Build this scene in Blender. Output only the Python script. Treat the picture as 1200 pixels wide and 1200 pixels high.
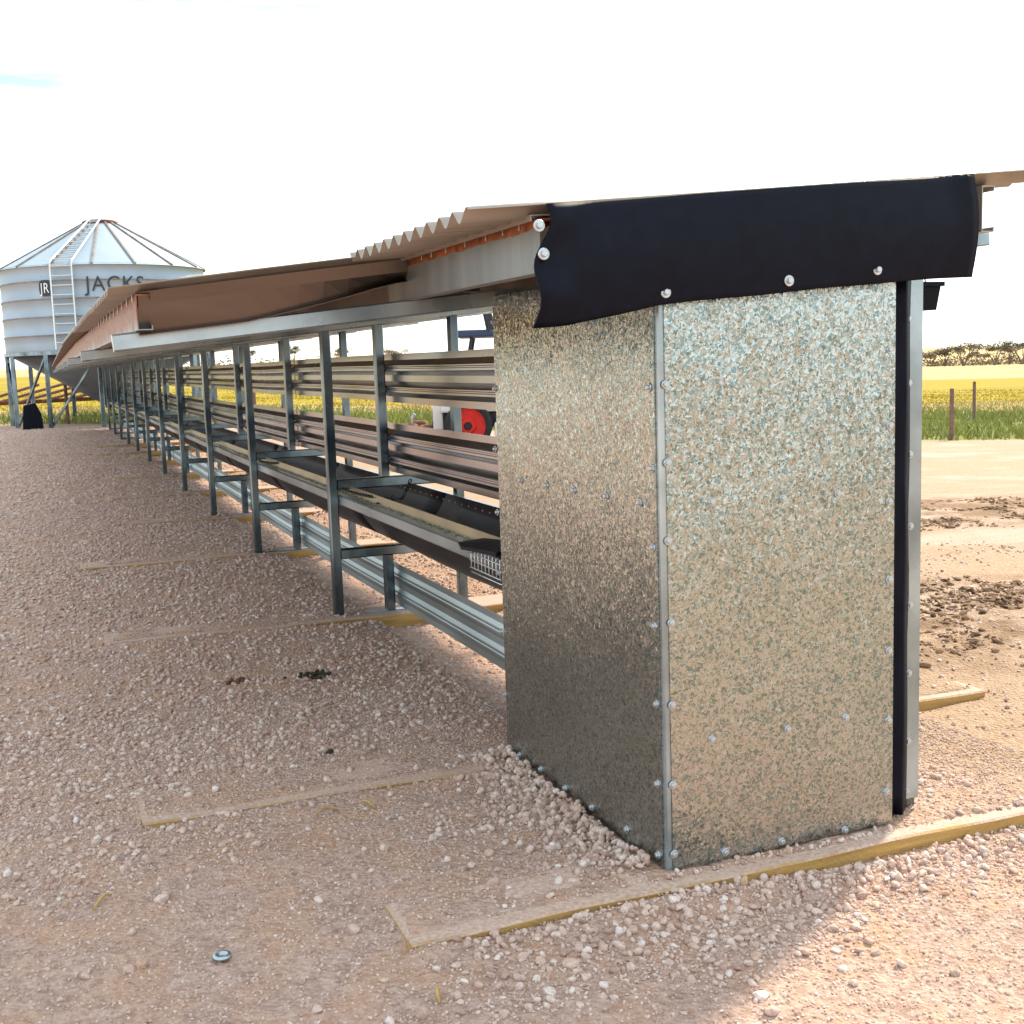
import bpy, bmesh, math, random
import numpy as np
from mathutils import Vector, Matrix
R = math.radians
random.seed(7); rng = np.random.default_rng(7)
scn = bpy.context.scene
for o in list(bpy.data.objects): bpy.data.objects.remove(o)
COL = scn.collection

# ------------------------------------------------------------------ camera
FPX, YAW, PIT, ROL = 1398.5, .3754, .1263, -.0335       # solved from the photograph (1200 px frame)
FWD = Vector((math.sin(YAW)*math.cos(PIT), math.cos(YAW)*math.cos(PIT), -math.sin(PIT)))
RT0 = Vector((math.cos(YAW), -math.sin(YAW), 0)); UP0 = RT0.cross(FWD)
RT = RT0*math.cos(ROL)+UP0*math.sin(ROL); UPV = UP0*math.cos(ROL)-RT0*math.sin(ROL)
CAM = Vector((0, 0, 1.0))
cd = bpy.data.cameras.new('camera'); cam = bpy.data.objects.new('camera', cd); COL.objects.link(cam)
M = Matrix((RT, UPV, -FWD)).transposed().to_4x4(); M.translation = CAM; cam.matrix_world = M
cd.sensor_width = 36; cd.sensor_fit = 'HORIZONTAL'; cd.lens = 36*FPX/1200; cd.clip_start = .05; cd.clip_end = 6000
scn.camera = cam
scn.render.resolution_x = scn.render.resolution_y = 1024

# ------------------------------------------------------------------ sky, sun, exposure
SUN_EL, SUN_AZ = R(46), math.atan2(.847, .531)          # azimuth from +Y towards +X
w = bpy.data.worlds.new('World'); scn.world = w; w.use_nodes = True
nt = w.node_tree; N = nt.nodes; Lk = nt.links; N.clear()
sky = N.new('ShaderNodeTexSky'); sky.sky_type = 'NISHITA'; sky.sun_disc = False
sky.sun_elevation = SUN_EL; sky.sun_rotation = SUN_AZ; sky.air_density = 1.0; sky.dust_density = .3; sky.ozone_density = 1.0
tc = N.new('ShaderNodeTexCoord'); mp = N.new('ShaderNodeMapping'); mp.inputs['Scale'].default_value = (1.3, 1.3, 9)
nz = N.new('ShaderNodeTexNoise'); nz.inputs['Scale'].default_value = 2.4; nz.inputs['Detail'].default_value = 7; nz.inputs['Roughness'].default_value = .55
cr = N.new('ShaderNodeValToRGB'); cr.color_ramp.elements[0].position = .36; cr.color_ramp.elements[1].position = .57
cr.color_ramp.elements[0].color = (.0,)*3+(1,); cr.color_ramp.elements[1].color = (.95,)*3+(1,)
mx = N.new('ShaderNodeMix'); mx.data_type = 'RGBA'; mx.inputs[7].default_value = (8.0, 8.8, 9.0, 1)   # thin bright cloud
bg = N.new('ShaderNodeBackground'); bg.inputs['Strength'].default_value = .07
wo = N.new('ShaderNodeOutputWorld')
Lk.new(tc.outputs['Generated'], mp.inputs['Vector']); Lk.new(mp.outputs[0], nz.inputs['Vector']); Lk.new(nz.outputs['Fac'], cr.inputs['Fac'])
Lk.new(cr.outputs['Color'], mx.inputs[0]); Lk.new(sky.outputs[0], mx.inputs[6]); Lk.new(mx.outputs[2], bg.inputs['Color']); Lk.new(bg.outputs[0], wo.inputs['Surface'])
sd = bpy.data.lights.new('sun', 'SUN'); sd.energy = 2.0; sd.angle = R(3.0); sd.color = (1, .87, .68)
sun = bpy.data.objects.new('sun', sd); COL.objects.link(sun)
sdir = Vector((math.sin(SUN_AZ)*math.cos(SUN_EL), math.cos(SUN_AZ)*math.cos(SUN_EL), math.sin(SUN_EL)))
sun.rotation_euler = sdir.to_track_quat('Z', 'Y').to_euler(); sun.location = (20, 12, 25)
vs = scn.view_settings; vs.view_transform = 'Standard'; vs.look = 'None'; vs.gamma = 1; vs.exposure = 1.88; vs.use_curve_mapping = False
scn.render.engine = 'CYCLES'

# ------------------------------------------------------------------ helpers
def ray(x, y): return FWD+RT*((x-600)/FPX)-UPV*((y-600)/FPX)
def hit(x, y, ax, v):
    d = ray(x, y); i = 'XYZ'.index(ax); return CAM+d*((v-CAM[i])/d[i])
def drift(y): return .0105*max(0., y-6.5)                 # the long row is not quite straight
LF = Vector((math.sin(YAW), math.cos(YAW), 0)); LR = Vector((math.cos(YAW), -math.sin(YAW), 0))
def DL(D, L): p = LF*D+LR*L; return p.x, p.y

class MB:
    def __init__(s): s.v = []; s.f = []; s.m = []
    def add(s, vs, fs, mi=0):
        b = len(s.v); s.v += [tuple(p) for p in vs]; s.f += [tuple(b+i for i in f) for f in fs]; s.m += [mi]*len(fs)
    def box(s, x0, x1, y0, y1, z0, z1, mi=0):
        s.add([(x0,y0,z0),(x1,y0,z0),(x1,y1,z0),(x0,y1,z0),(x0,y0,z1),(x1,y0,z1),(x1,y1,z1),(x0,y1,z1)],
              [(0,3,2,1),(4,5,6,7),(0,1,5,4),(1,2,6,5),(2,3,7,6),(3,0,4,7)], mi)
    def bar(s, p, q, w, h=None, c=.12, ref=(0,0,1), mi=0):  # chamfered square tube from p to q
        p = Vector(p); q = Vector(q); h = h or w; t = (q-p).normalized(); r = Vector(ref)
        if abs(t.dot(r)) > .95: r = Vector((0,1,0))
        a = t.cross(r).normalized(); b = a.cross(t).normalized(); k = c*min(w, h); W = w/2; H = h/2
        pr = [(W-k,-H),(W,-H+k),(W,H-k),(W-k,H),(-W+k,H),(-W,H-k),(-W,-H+k),(-W+k,-H)]
        vs = [p+a*x+b*y for x, y in pr]+[q+a*x+b*y for x, y in pr]
        s.add(vs, [(i,(i+1)%8,8+(i+1)%8,8+i) for i in range(8)]+[tuple(range(7,-1,-1)), tuple(range(8,16))], mi)
    def tube(s, pts, r, n=6, mi=0, closed=False):
        pts = [Vector(p) for p in pts]; m = len(pts); rr = r if isinstance(r, (list, tuple)) else [r]*m; vs = []
        for i, p in enumerate(pts):
            t = (pts[(i+1) % m if closed else min(i+1, m-1)]-pts[(i-1) % m if closed else max(i-1, 0)]).normalized()
            ref = Vector((0,0,1)) if abs(t.z) < .9 else Vector((0,1,0))
            a = t.cross(ref).normalized(); b = a.cross(t)
            vs += [p+(a*math.cos(2*math.pi*k/n)+b*math.sin(2*math.pi*k/n))*rr[i] for k in range(n)]
        fs = [(i*n+k, i*n+(k+1)%n, ((i+1)%m)*n+(k+1)%n, ((i+1)%m)*n+k) for i in range(m if closed else m-1) for k in range(n)]
        if not closed: fs += [tuple(range(n-1,-1,-1)), tuple((m-1)*n+k for k in range(n))]
        s.add(vs, fs, mi)
    def lathe(s, prof, c=(0,0,0), n=24, axis='Z', mi=0, caps=True):
        vs = []
        for r, z in prof:
            for k in range(n):
                a = 2*math.pi*k/n; x, y = r*math.cos(a), r*math.sin(a)
                v = (x, y, z) if axis == 'Z' else ((z, x, y) if axis == 'X' else (x, z, y)); vs.append((c[0]+v[0], c[1]+v[1], c[2]+v[2]))
        fs = [(i*n+k, i*n+(k+1)%n, (i+1)*n+(k+1)%n, (i+1)*n+k) for i in range(len(prof)-1) for k in range(n)]
        if caps: fs += [tuple(range(n-1,-1,-1)), tuple((len(prof)-1)*n+k for k in range(n))]
        s.add(vs, fs, mi)
    def extr(s, prof, ys, off=None, mi=0, cap=True):        # (x,z) outline swept along Y
        n = len(prof); vs = []
        for y in ys:
            d = off(y) if off else 0; vs += [(x+d, y, z) for x, z in prof]
        fs = [(i*n+k, (i+1)*n+k, (i+1)*n+(k+1)%n, i*n+(k+1)%n) for i in range(len(ys)-1) for k in range(n)]
        if cap: fs += [tuple(range(n)), tuple((len(ys)-1)*n+k for k in range(n-1,-1,-1))]
        s.add(vs, fs, mi)
    def mesh(s, name, mats, smooth=False):
        me = bpy.data.meshes.new(name); me.from_pydata(s.v, [], s.f)
        for m in (mats if isinstance(mats, (list, tuple)) else [mats]): me.materials.append(m)
        if any(s.m): me.polygons.foreach_set('material_index', s.m)
        if smooth: me.polygons.foreach_set('use_smooth', [True]*len(s.f))
        bm = bmesh.new(); bm.from_mesh(me); bmesh.ops.recalc_face_normals(bm, faces=bm.faces); bm.to_mesh(me); bm.free()
        return me
WL = {}
def link(name, me, parent=None, loc=(0,0,0), rot=None):     # loc is in world space; parents are never rotated unless local=True
    o = bpy.data.objects.new(name, me); COL.objects.link(o); loc = Vector(loc); WL[o.name] = loc
    if parent: o.parent = parent; o.location = loc-WL[parent.name]
    else: o.location = loc
    if rot: o.rotation_euler = rot
    return o
def part(name, mb, mats, parent=None, smooth=False):        # world-space builder -> object whose origin is its parent's
    loc = WL[parent.name] if parent else Vector((0,0,0))
    me = mb.mesh(name, mats, smooth)
    if loc.length: me.transform(Matrix.Translation(-loc))
    return link(name, me, parent, loc)
def empty(name, loc, label, cat, group=None):
    o = link(name, None, None, loc); o.empty_display_size = .1; return tag(o, label, cat, group)
def tag(o, label=None, cat=None, group=None, kind=None):
    for k, v in (('label', label), ('category', cat), ('group', group), ('kind', kind)):
        if v: o[k] = v
    return o
def single(name, mb, mats, label, cat, group=None, smooth=False, base=None):
    me = mb.mesh(name, mats, smooth)
    base = Vector(base) if base else Vector((0,0,0))
    if base.length: me.transform(Matrix.Translation(-base))
    return tag(link(name, me, None, base), label, cat, group)

# numpy value noise
def _h(ix, iy, s):
    n = (ix.astype(np.int64)*374761393+iy.astype(np.int64)*668265263+s*974634211) & 0xffffffff
    n = ((n ^ (n >> 13))*1274126177) & 0xffffffff
    return ((n ^ (n >> 16)) & 0xffff)/65535.
def vn(x, y, s=0):
    ix = np.floor(x); iy = np.floor(y); fx = x-ix; fy = y-iy; fx = fx*fx*(3-2*fx); fy = fy*fy*(3-2*fy)
    a = _h(ix,iy,s); b = _h(ix+1,iy,s); c = _h(ix,iy+1,s); d = _h(ix+1,iy+1,s)
    return (a+(b-a)*fx)*(1-fy)+(c+(d-c)*fx)*fy
def fbm(x, y, s=0, o=4):
    t = 0; A = .5
    for i in range(o): t = t+A*(vn(x, y, s+i)-.5); x = x*2.03+5.1; y = y*2.03+3.7; A *= .5
    return t
def sst(a, b, x): t = np.clip((x-a)/(b-a), 0, 1); return t*t*(3-2*t)
# ------------------------------------------------------------------ materials
def mat(name):
    m = bpy.data.materials.new(name); m.use_nodes = True; t = m.node_tree
    return m, t.nodes, t.links, t.nodes['Principled BSDF']
def node(n, ty, **k):
    x = n.new(ty)
    for a, b in k.items():
        if a in x.inputs.keys() if hasattr(x.inputs, 'keys') else False: x.inputs[a].default_value = b
        else: setattr(x, a, b)
    return x
def ramp(n, stops):
    r = n.new('ShaderNodeValToRGB'); e = r.color_ramp.elements
    while len(e) < len(stops): e.new(.5)
    for q, (p, c) in zip(e, stops): q.position = p; q.color = (*c, 1) if len(c) == 3 else c
    return r
def simple(name, col, rough=.6, metal=0., var=.12, scale=20., bump=.0, spec=.5):
    m, n, l, b = mat(name); tc = n.new('ShaderNodeTexCoord'); nz = n.new('ShaderNodeTexNoise')
    nz.inputs['Scale'].default_value = scale; nz.inputs['Detail'].default_value = 6
    l.new(tc.outputs['Object'], nz.inputs['Vector'])
    r = ramp(n, [(.3, tuple(c*(1-var) for c in col)), (.7, tuple(min(1, c*(1+var)) for c in col))]); l.new(nz.outputs['Fac'], r.inputs['Fac'])
    l.new(r.outputs['Color'], b.inputs['Base Color']); b.inputs['Roughness'].default_value = rough; b.inputs['Metallic'].default_value = metal
    b.inputs['Specular IOR Level'].default_value = spec
    if bump:
        bp = n.new('ShaderNodeBump'); bp.inputs['Strength'].default_value = bump; bp.inputs['Distance'].default_value = .01
        l.new(nz.outputs['Fac'], bp.inputs['Height']); l.new(bp.outputs[0], b.inputs['Normal'])
    return m
def galv(name, lo, hi, rlo, rhi, scale=7., stretch=(1,1,1), blotch=None):
    m, n, l, b = mat(name); tc = n.new('ShaderNodeTexCoord'); mp = n.new('ShaderNodeMapping'); mp.inputs['Scale'].default_value = stretch
    l.new(tc.outputs['Object'], mp.inputs[0]); nz = n.new('ShaderNodeTexNoise'); nz.inputs['Scale'].default_value = scale; nz.inputs['Detail'].default_value = 5
    l.new(mp.outputs[0], nz.inputs['Vector']); r = ramp(n, [(.34, lo), (.64, hi)]); l.new(nz.outputs['Fac'], r.inputs['Fac'])
    l.new(r.outputs['Color'], b.inputs['Base Color']); b.inputs['Metallic'].default_value = 1
    mr = n.new('ShaderNodeMapRange'); mr.inputs[1].default_value = .3; mr.inputs[2].default_value = .7; mr.inputs[3].default_value = rlo; mr.inputs[4].default_value = rhi
    l.new(nz.outputs['Fac'], mr.inputs[0]); l.new(mr.outputs[0], b.inputs['Roughness'])
    n2 = n.new('ShaderNodeTexNoise'); n2.inputs['Scale'].default_value = 60; l.new(tc.outputs['Object'], n2.inputs['Vector'])
    bp = n.new('ShaderNodeBump'); bp.inputs['Strength'].default_value = .06; bp.inputs['Distance'].default_value = .003
    l.new(n2.outputs['Fac'], bp.inputs['Height']); l.new(bp.outputs[0], b.inputs['Normal'])
    return m
def spangle(name):
    m, n, l, b = mat(name); tc = n.new('ShaderNodeTexCoord')
    wn = n.new('ShaderNodeTexNoise'); wn.inputs['Scale'].default_value = 120; wn.inputs['Detail'].default_value = 2
    l.new(tc.outputs['Object'], wn.inputs['Vector'])
    ma = n.new('ShaderNodeMix'); ma.data_type = 'VECTOR'; ma.inputs[0].default_value = .018
    l.new(tc.outputs['Object'], ma.inputs[4]); l.new(wn.outputs['Color'], ma.inputs[5])
    v = n.new('ShaderNodeTexVoronoi'); v.inputs['Scale'].default_value = 240; v.inputs['Randomness'].default_value = 1
    l.new(ma.outputs[1], v.inputs['Vector'])
    sp = n.new('ShaderNodeSeparateColor'); l.new(v.outputs['Color'], sp.inputs[0])
    big = n.new('ShaderNodeTexNoise'); big.inputs['Scale'].default_value = 5; big.inputs['Detail'].default_value = 4; l.new(tc.outputs['Object'], big.inputs['Vector'])
    ad = n.new('ShaderNodeMath'); ad.operation = 'MULTIPLY_ADD'; ad.inputs[1].default_value = .35; l.new(big.outputs['Fac'], ad.inputs[0]); l.new(sp.outputs[0], ad.inputs[2])
    r = ramp(n, [(.32, (.175,.245,.245)), (.46, (.26,.315,.305)), (.60, (.38,.41,.39)), (.85, (.46,.475,.45))]); l.new(ad.outputs[0], r.inputs['Fac'])
    l.new(r.outputs['Color'], b.inputs['Base Color']); b.inputs['Metallic'].default_value = 1
    mr = n.new('ShaderNodeMapRange'); mr.inputs[3].default_value = .17; mr.inputs[4].default_value = .32
    l.new(sp.outputs[1], mr.inputs[0]); l.new(mr.outputs[0], b.inputs['Roughness'])
    # every crystal leans a little its own way; the sheet itself is slightly wavy
    nm = n.new('ShaderNodeVectorMath'); nm.operation = 'SUBTRACT'; nm.inputs[1].default_value = (.5,.5,.5); l.new(v.outputs['Color'], nm.inputs[0])
    sc = n.new('ShaderNodeVectorMath'); sc.operation = 'SCALE'; sc.inputs['Scale'].default_value = .22; l.new(nm.outputs[0], sc.inputs[0])
    bp = n.new('ShaderNodeBump'); bp.inputs['Strength'].default_value = .35; bp.inputs['Distance'].default_value = .02
    bn = n.new('ShaderNodeTexNoise'); bn.inputs['Scale'].default_value = 3.2; bn.inputs['Detail'].default_value = 1; l.new(tc.outputs['Object'], bn.inputs['Vector']); l.new(bn.outputs['Fac'], bp.inputs['Height'])
    av = n.new('ShaderNodeVectorMath'); av.operation = 'ADD'; l.new(bp.outputs[0], av.inputs[0]); l.new(sc.outputs[0], av.inputs[1])
    no = n.new('ShaderNodeVectorMath'); no.operation = 'NORMALIZE'; l.new(av.outputs[0], no.inputs[0]); l.new(no.outputs[0], b.inputs['Normal'])
    return m
def rusty(name, ztop, band):      # galvanised channel, rust creeping down from its top edge (object coordinates of world-space parts)
    m, n, l, b = mat(name); tc = n.new('ShaderNodeTexCoord'); sx = n.new('ShaderNodeSeparateXYZ'); l.new(tc.outputs['Object'], sx.inputs[0])
    mp = n.new('ShaderNodeMapping'); mp.inputs['Scale'].default_value = (1, 1, .12); l.new(tc.outputs['Object'], mp.inputs[0])
    nz = n.new('ShaderNodeTexNoise'); nz.inputs['Scale'].default_value = 14; nz.inputs['Detail'].default_value = 6; l.new(mp.outputs[0], nz.inputs['Vector'])
    mr = n.new('ShaderNodeMapRange'); mr.inputs[1].default_value = ztop-band; mr.inputs[2].default_value = ztop; l.new(sx.outputs[2], mr.inputs[0])
    ad = n.new('ShaderNodeMath'); ad.operation = 'ADD'; l.new(mr.outputs[0], ad.inputs[0]); l.new(nz.outputs['Fac'], ad.inputs[1])
    r = ramp(n, [(.78, (0,0,0)), (.98, (1,1,1))]); l.new(ad.outputs[0], r.inputs['Fac'])
    n2 = n.new('ShaderNodeTexNoise'); n2.inputs['Scale'].default_value = 45; n2.inputs['Detail'].default_value = 5; l.new(tc.outputs['Object'], n2.inputs['Vector'])
    rc = ramp(n, [(.3, (.10,.025,.008)), (.7, (.36,.11,.028))]); l.new(n2.outputs['Fac'], rc.inputs['Fac'])
    gc = ramp(n, [(.3, (.25,.27,.26)), (.7, (.36,.38,.37))]); l.new(nz.outputs['Fac'], gc.inputs['Fac'])
    mx = n.new('ShaderNodeMix'); mx.data_type = 'RGBA'; l.new(r.outputs['Color'], mx.inputs[0]); l.new(gc.outputs['Color'], mx.inputs[6]); l.new(rc.outputs['Color'], mx.inputs[7])
    l.new(mx.outputs[2], b.inputs['Base Color'])
    iv = n.new('ShaderNodeMapRange'); iv.inputs[3].default_value = .85; iv.inputs[4].default_value = 0; l.new(r.outputs['Color'], iv.inputs[0]); l.new(iv.outputs[0], b.inputs['Metallic'])
    b.inputs['Roughness'].default_value = .5
    return m
MT = {}
MT['spangle'] = spangle('spangled_galvanised')
MT['steel'] = galv('galvanised_tube', (.07,.10,.125), (.25,.32,.36), .20, .36, 6, (1,1,.5))
MT['rail'] = galv2 = galv('galvanised_rail', (.22,.27,.30), (.44,.51,.54), .20, .34, 5, (1,.25,1))
galv2.node_tree.nodes['Principled BSDF'].inputs['Metallic'].default_value = .72
MT['panel'] = galv('ribbed_sheet', (.22,.225,.25), (.39,.395,.43), .16, .30, 4, (1,.3,1))
MT['low'] = galv('low_sheet', (.34,.40,.41), (.48,.54,.55), .36, .5, 4, (1,.3,1))
MT['roof'] = galv('roof_iron', (.30,.25,.205), (.40,.34,.28), .34, .48, 5, (.4,1,1)); MT['roof'].node_tree.nodes['Principled BSDF'].inputs['Metallic'].default_value = .6
MT['rust1'] = rusty('rusty_purlin', 1.19, .115)
MT['rust0'] = rusty('rusty_fascia', 1.256, .018)
MT['barge2'] = simple('eave_flashing', (.34,.31,.28), .45, .4, .1, 10)
MT['barge'] = galv('barge_sheet', (.15,.125,.11), (.26,.22,.20), .3, .45, 4, (.2,1,1))
MT['screw'] = simple('zinc_screw', (.50,.53,.55), .36, .8, .1, 200)
MT['rubber'] = simple('black_rubber', (.003,.004,.010), .5, 0, .3, 30, .02, .12)
MT['belt'] = simple('black_belt', (.008,.009,.014), .38, 0, .4, 12, .03)
MT['grime'] = simple('grimy_lip', (.36,.30,.19), .42, .55, .15, 6)
MT['crud'] = simple('feed_crud', (.42,.40,.33), .95, 0, .5, 80, .3)
MT['dark'] = simple('dark_steel', (.03,.03,.035), .5, .6, .3, 30)
MT['wire'] = simple('plated_wire', (.60,.62,.62), .35, 1, .1, 60)
MT['post'] = simple('weathered_post', (.17,.10,.075), .9, 0, .35, 14, .3)
MT['leafg'] = simple('grass_blade', (.20,.235,.04), .7, 0, .4, .8)
MT['leafy'] = simple('yellow_blade', (.46,.34,.03), .8, 0, .3, .6)
MT['white'] = simple('white_paint', (.78,.78,.77), .4, 0, .05, 5)
MT['red'] = simple('red_paint', (.55,.012,.010), .4, 0, .15, 12)
MT['tyre'] = simple('tyre_rubber', (.02,.02,.022), .8, 0, .3, 30)
MT['oldrust'] = simple('old_rust', (.15,.055,.03), .85, 0, .45, 25, .2)
MT['navy'] = simple('navy_vinyl', (.02,.035,.09), .5, 0, .2, 10)
MT['bark'] = simple('bark', (.16,.12,.09), .9, 0, .3, 4)
MT['straw'] = simple('straw', (.44,.28,.08), .7, 0, .25, 30)
MT['dung'] = simple('dung', (.035,.03,.012), .9, 0, .4, 60, .4)
MT['logo'] = simple('black_lettering', (.02,.03,.04), .6, 0, .1, 5)
def timber():
    m, n, l, b = mat('sleeper_timber'); tc = n.new('ShaderNodeTexCoord'); g = n.new('ShaderNodeNewGeometry')
    mp = n.new('ShaderNodeMapping'); mp.inputs['Scale'].default_value = (1.5, 30, 30); l.new(tc.outputs['Object'], mp.inputs[0])
    nz = n.new('ShaderNodeTexNoise'); nz.inputs['Scale'].default_value = 2; nz.inputs['Detail'].default_value = 6; l.new(mp.outputs[0], nz.inputs['Vector'])
    c = ramp(n, [(.3, (.30,.17,.045)), (.7, (.50,.31,.10))]); l.new(nz.outputs['Fac'], c.inputs['Fac'])
    # trodden dust lies on the upward side
    sx = n.new('ShaderNodeSeparateXYZ'); l.new(g.outputs['Normal'], sx.inputs[0])
    n2 = n.new('ShaderNodeTexNoise'); n2.inputs['Scale'].default_value = 9; n2.inputs['Detail'].default_value = 7; l.new(tc.outputs['Object'], n2.inputs['Vector'])
    ml = n.new('ShaderNodeMath'); ml.operation = 'MULTIPLY_ADD'; ml.inputs[1].default_value = 1.0; l.new(sx.outputs[2], ml.inputs[0]); l.new(n2.outputs['Fac'], ml.inputs[2])
    f = ramp(n, [(1.0, (0,0,0)), (1.0, (1,1,1))]); f.color_ramp.elements[0].position = .78; f.color_ramp.elements[1].position = .98
    hf = n.new('ShaderNodeMath'); hf.operation = 'MULTIPLY'; hf.inputs[1].default_value = .72; l.new(ml.outputs[0], hf.inputs[0]); l.new(hf.outputs[0], f.inputs['Fac'])
    n3 = n.new('ShaderNodeTexNoise'); n3.inputs['Scale'].default_value = 120; n3.inputs['Detail'].default_value = 3; l.new(tc.outputs['Object'], n3.inputs['Vector'])
    dc = ramp(n, [(.3, (.40,.265,.20)), (.7, (.60,.43,.34))]); l.new(n3.outputs['Fac'], dc.inputs['Fac'])
    mx = n.new('ShaderNodeMix'); mx.data_type = 'RGBA'; l.new(f.outputs['Color'], mx.inputs[0]); l.new(c.outputs['Color'], mx.inputs[6]); l.new(dc.outputs['Color'], mx.inputs[7])
    l.new(mx.outputs[2], b.inputs['Base Color']); b.inputs['Roughness'].default_value = .9
    bp = n.new('ShaderNodeBump'); bp.inputs['Strength'].default_value = .5; bp.inputs['Distance'].default_value = .006; l.new(n3.outputs['Fac'], bp.inputs['Height']); l.new(bp.outputs[0], b.inputs['Normal'])
    return m
MT['timber'] = timber()
def pebble_mat(name, stops, rough=.85):
    m, n, l, b = mat(name); oi = n.new('ShaderNodeObjectInfo'); r = ramp(n, stops); l.new(oi.outputs['Random'], r.inputs['Fac'])
    tc = n.new('ShaderNodeTexCoord'); nz = n.new('ShaderNodeTexNoise'); nz.inputs['Scale'].default_value = 2.5; nz.inputs['Detail'].default_value = 5; l.new(tc.outputs['Object'], nz.inputs['Vector'])
    mr = n.new('ShaderNodeMapRange'); mr.inputs[1].default_value = .3; mr.inputs[2].default_value = .7; mr.inputs[3].default_value = .78; mr.inputs[4].default_value = 1.15; l.new(nz.outputs['Fac'], mr.inputs[0])
    vm = n.new('ShaderNodeVectorMath'); vm.operation = 'SCALE'; l.new(r.outputs['Color'], vm.inputs[0]); l.new(mr.outputs[0], vm.inputs['Scale'])
    l.new(vm.outputs[0], b.inputs['Base Color']); b.inputs['Roughness'].default_value = rough
    return m
MT['pebble'] = pebble_mat('gravel_stone', [(.0, (.38,.245,.19)), (.25, (.50,.345,.275)), (.6, (.57,.42,.345)), (.85, (.62,.485,.415)), (.95, (.68,.59,.53)), (1., (.48,.29,.18))])
MT['clod'] = pebble_mat('soil_clod', [(.0, (.12,.07,.04)), (.6, (.24,.145,.08)), (1., (.36,.24,.15))], .95)

def ground_mat():
    m, n, l, b = mat('ground_surface'); tc = n.new('ShaderNodeTexCoord'); P = tc.outputs['Object']
    def math_(op, a, c, d=None):
        x = n.new('ShaderNodeMath'); x.operation = op
        for i, q in enumerate((a, c, d)):
            if q is None: continue
            if isinstance(q, (int, float)): x.inputs[i].default_value = q
            else: l.new(q, x.inputs[i])
        return x.outputs[0]
    def dot(v): x = n.new('ShaderNodeVectorMath'); x.operation = 'DOT_PRODUCT'; l.new(P, x.inputs[0]); x.inputs[1].default_value = v; return x.outputs['Value']
    def noise(s, d=6, r=.55): x = n.new('ShaderNodeTexNoise'); x.inputs['Scale'].default_value = s; x.inputs['Detail'].default_value = d; x.inputs['Roughness'].default_value = r; l.new(P, x.inputs['Vector']); return x.outputs['Fac']
    def step(v, a, c): x = n.new('ShaderNodeMapRange'); x.interpolation_type = 'SMOOTHSTEP'; l.new(v, x.inputs[0]); x.inputs[1].default_value = a; x.inputs[2].default_value = c; return x.outputs[0]
    def mix(f, a, c):
        x = n.new('ShaderNodeMix'); x.data_type = 'RGBA'; l.new(f, x.inputs[0])
        for i, q in ((6, a), (7, c)):
            if isinstance(q, tuple): x.inputs[i].default_value = (*q, 1)
            else: l.new(q, x.inputs[i])
        return x.outputs[2]
    def rc(v, stops): x = ramp(n, stops); l.new(v, x.inputs['Fac']); return x.outputs['Color']
    D = dot(tuple(LF)); L = dot(tuple(LR)); wob = math_('MULTIPLY_ADD', noise(.25, 4), 3.0, -1.5)
    fine = noise(48, 10, .78); mid = noise(7, 6)
    gravel = mix(step(fine, .33, .67), (.33,.205,.155), (.62,.445,.36))
    gravel = mix(step(mid, .40, .66), gravel, mix(step(fine, .3, .7), (.45,.26,.17), (.60,.40,.285)))
    gravel = mix(math_('MULTIPLY', step(noise(2.3, 7), .56, .70), .55), gravel, mix(step(fine, .3, .7), (.34,.18,.10), (.52,.31,.20)))
    dirt = mix(step(fine, .3, .7), (.35,.228,.145), (.48,.342,.235))
    dirt = mix(step(noise(1.1, 5), .45, .7), dirt, (.47,.365,.29))
    # churned darker soil on the far side of the feeder
    c1 = math_('MULTIPLY', step(math_('ADD', D, math_('MULTIPLY', wob, .25)), 6.3, 7.0), math_('SUBTRACT', 1., step(D, 8.3, 9.2)))
    c2 = math_('MULTIPLY', step(math_('ADD', D, math_('MULTIPLY', wob, .25)), 3.2, 4.0), math_('SUBTRACT', 1., step(D, 4.9, 5.4)))
    ch = math_('MULTIPLY', math_('MAXIMUM', c1, c2), step(noise(3.2, 8, .7), .40, .60)); ch = math_('MULTIPLY', ch, step(L, .5, 1.2))
    dirt = mix(math_('MULTIPLY', ch, .8), dirt, mix(fine, (.10,.06,.03), (.27,.16,.09)))
    col = mix(step(math_('ADD', dot((1, 0, 0)), math_('MULTIPLY', wob, .15)), 1.55, 2.2), gravel, dirt)
    d2 = math_('ADD', D, wob); grass0 = math_('ADD', D, math_('MULTIPLY', L, .33)); grass0 = math_('ADD', grass0, math_('MULTIPLY', wob, .3))
    fn2 = noise(2.5, 6)
    green = mix(step(fn2, .35, .65), (.14,.17,.03), (.25,.23,.06)); stub = mix(step(fn2, .35, .65), (.34,.26,.09), (.42,.33,.13))
    mp = n.new('ShaderNodeMapping'); mp.inputs['Rotation'].default_value = (0, 0, YAW); mp.inputs['Scale'].default_value = (.012, .5, 1); l.new(P, mp.inputs[0])
    rows = n.new('ShaderNodeTexNoise'); rows.inputs['Scale'].default_value = 1; rows.inputs['Detail'].default_value = 5; l.new(mp.outputs[0], rows.inputs['Vector'])
    yel = mix(step(rows.outputs['Fac'], .35, .65), (.285,.205,.014), (.34,.25,.022)); tan = mix(step(noise(.05, 4), .35, .65), (.38,.275,.12), (.45,.34,.17))
    col = mix(step(grass0, 21.6, 22.6), col, green); col = mix(step(d2, 28.8, 30.5), col, stub); col = mix(step(d2, 36, 37), col, yel); col = mix(step(d2, 78, 84), col, tan)
    l.new(col, b.inputs['Base Color']); b.inputs['Roughness'].default_value = .95; b.inputs['Specular IOR Level'].default_value = .2
    bp = n.new('ShaderNodeBump'); bp.inputs['Strength'].default_value = .75; bp.inputs['Distance'].default_value = .012
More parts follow.
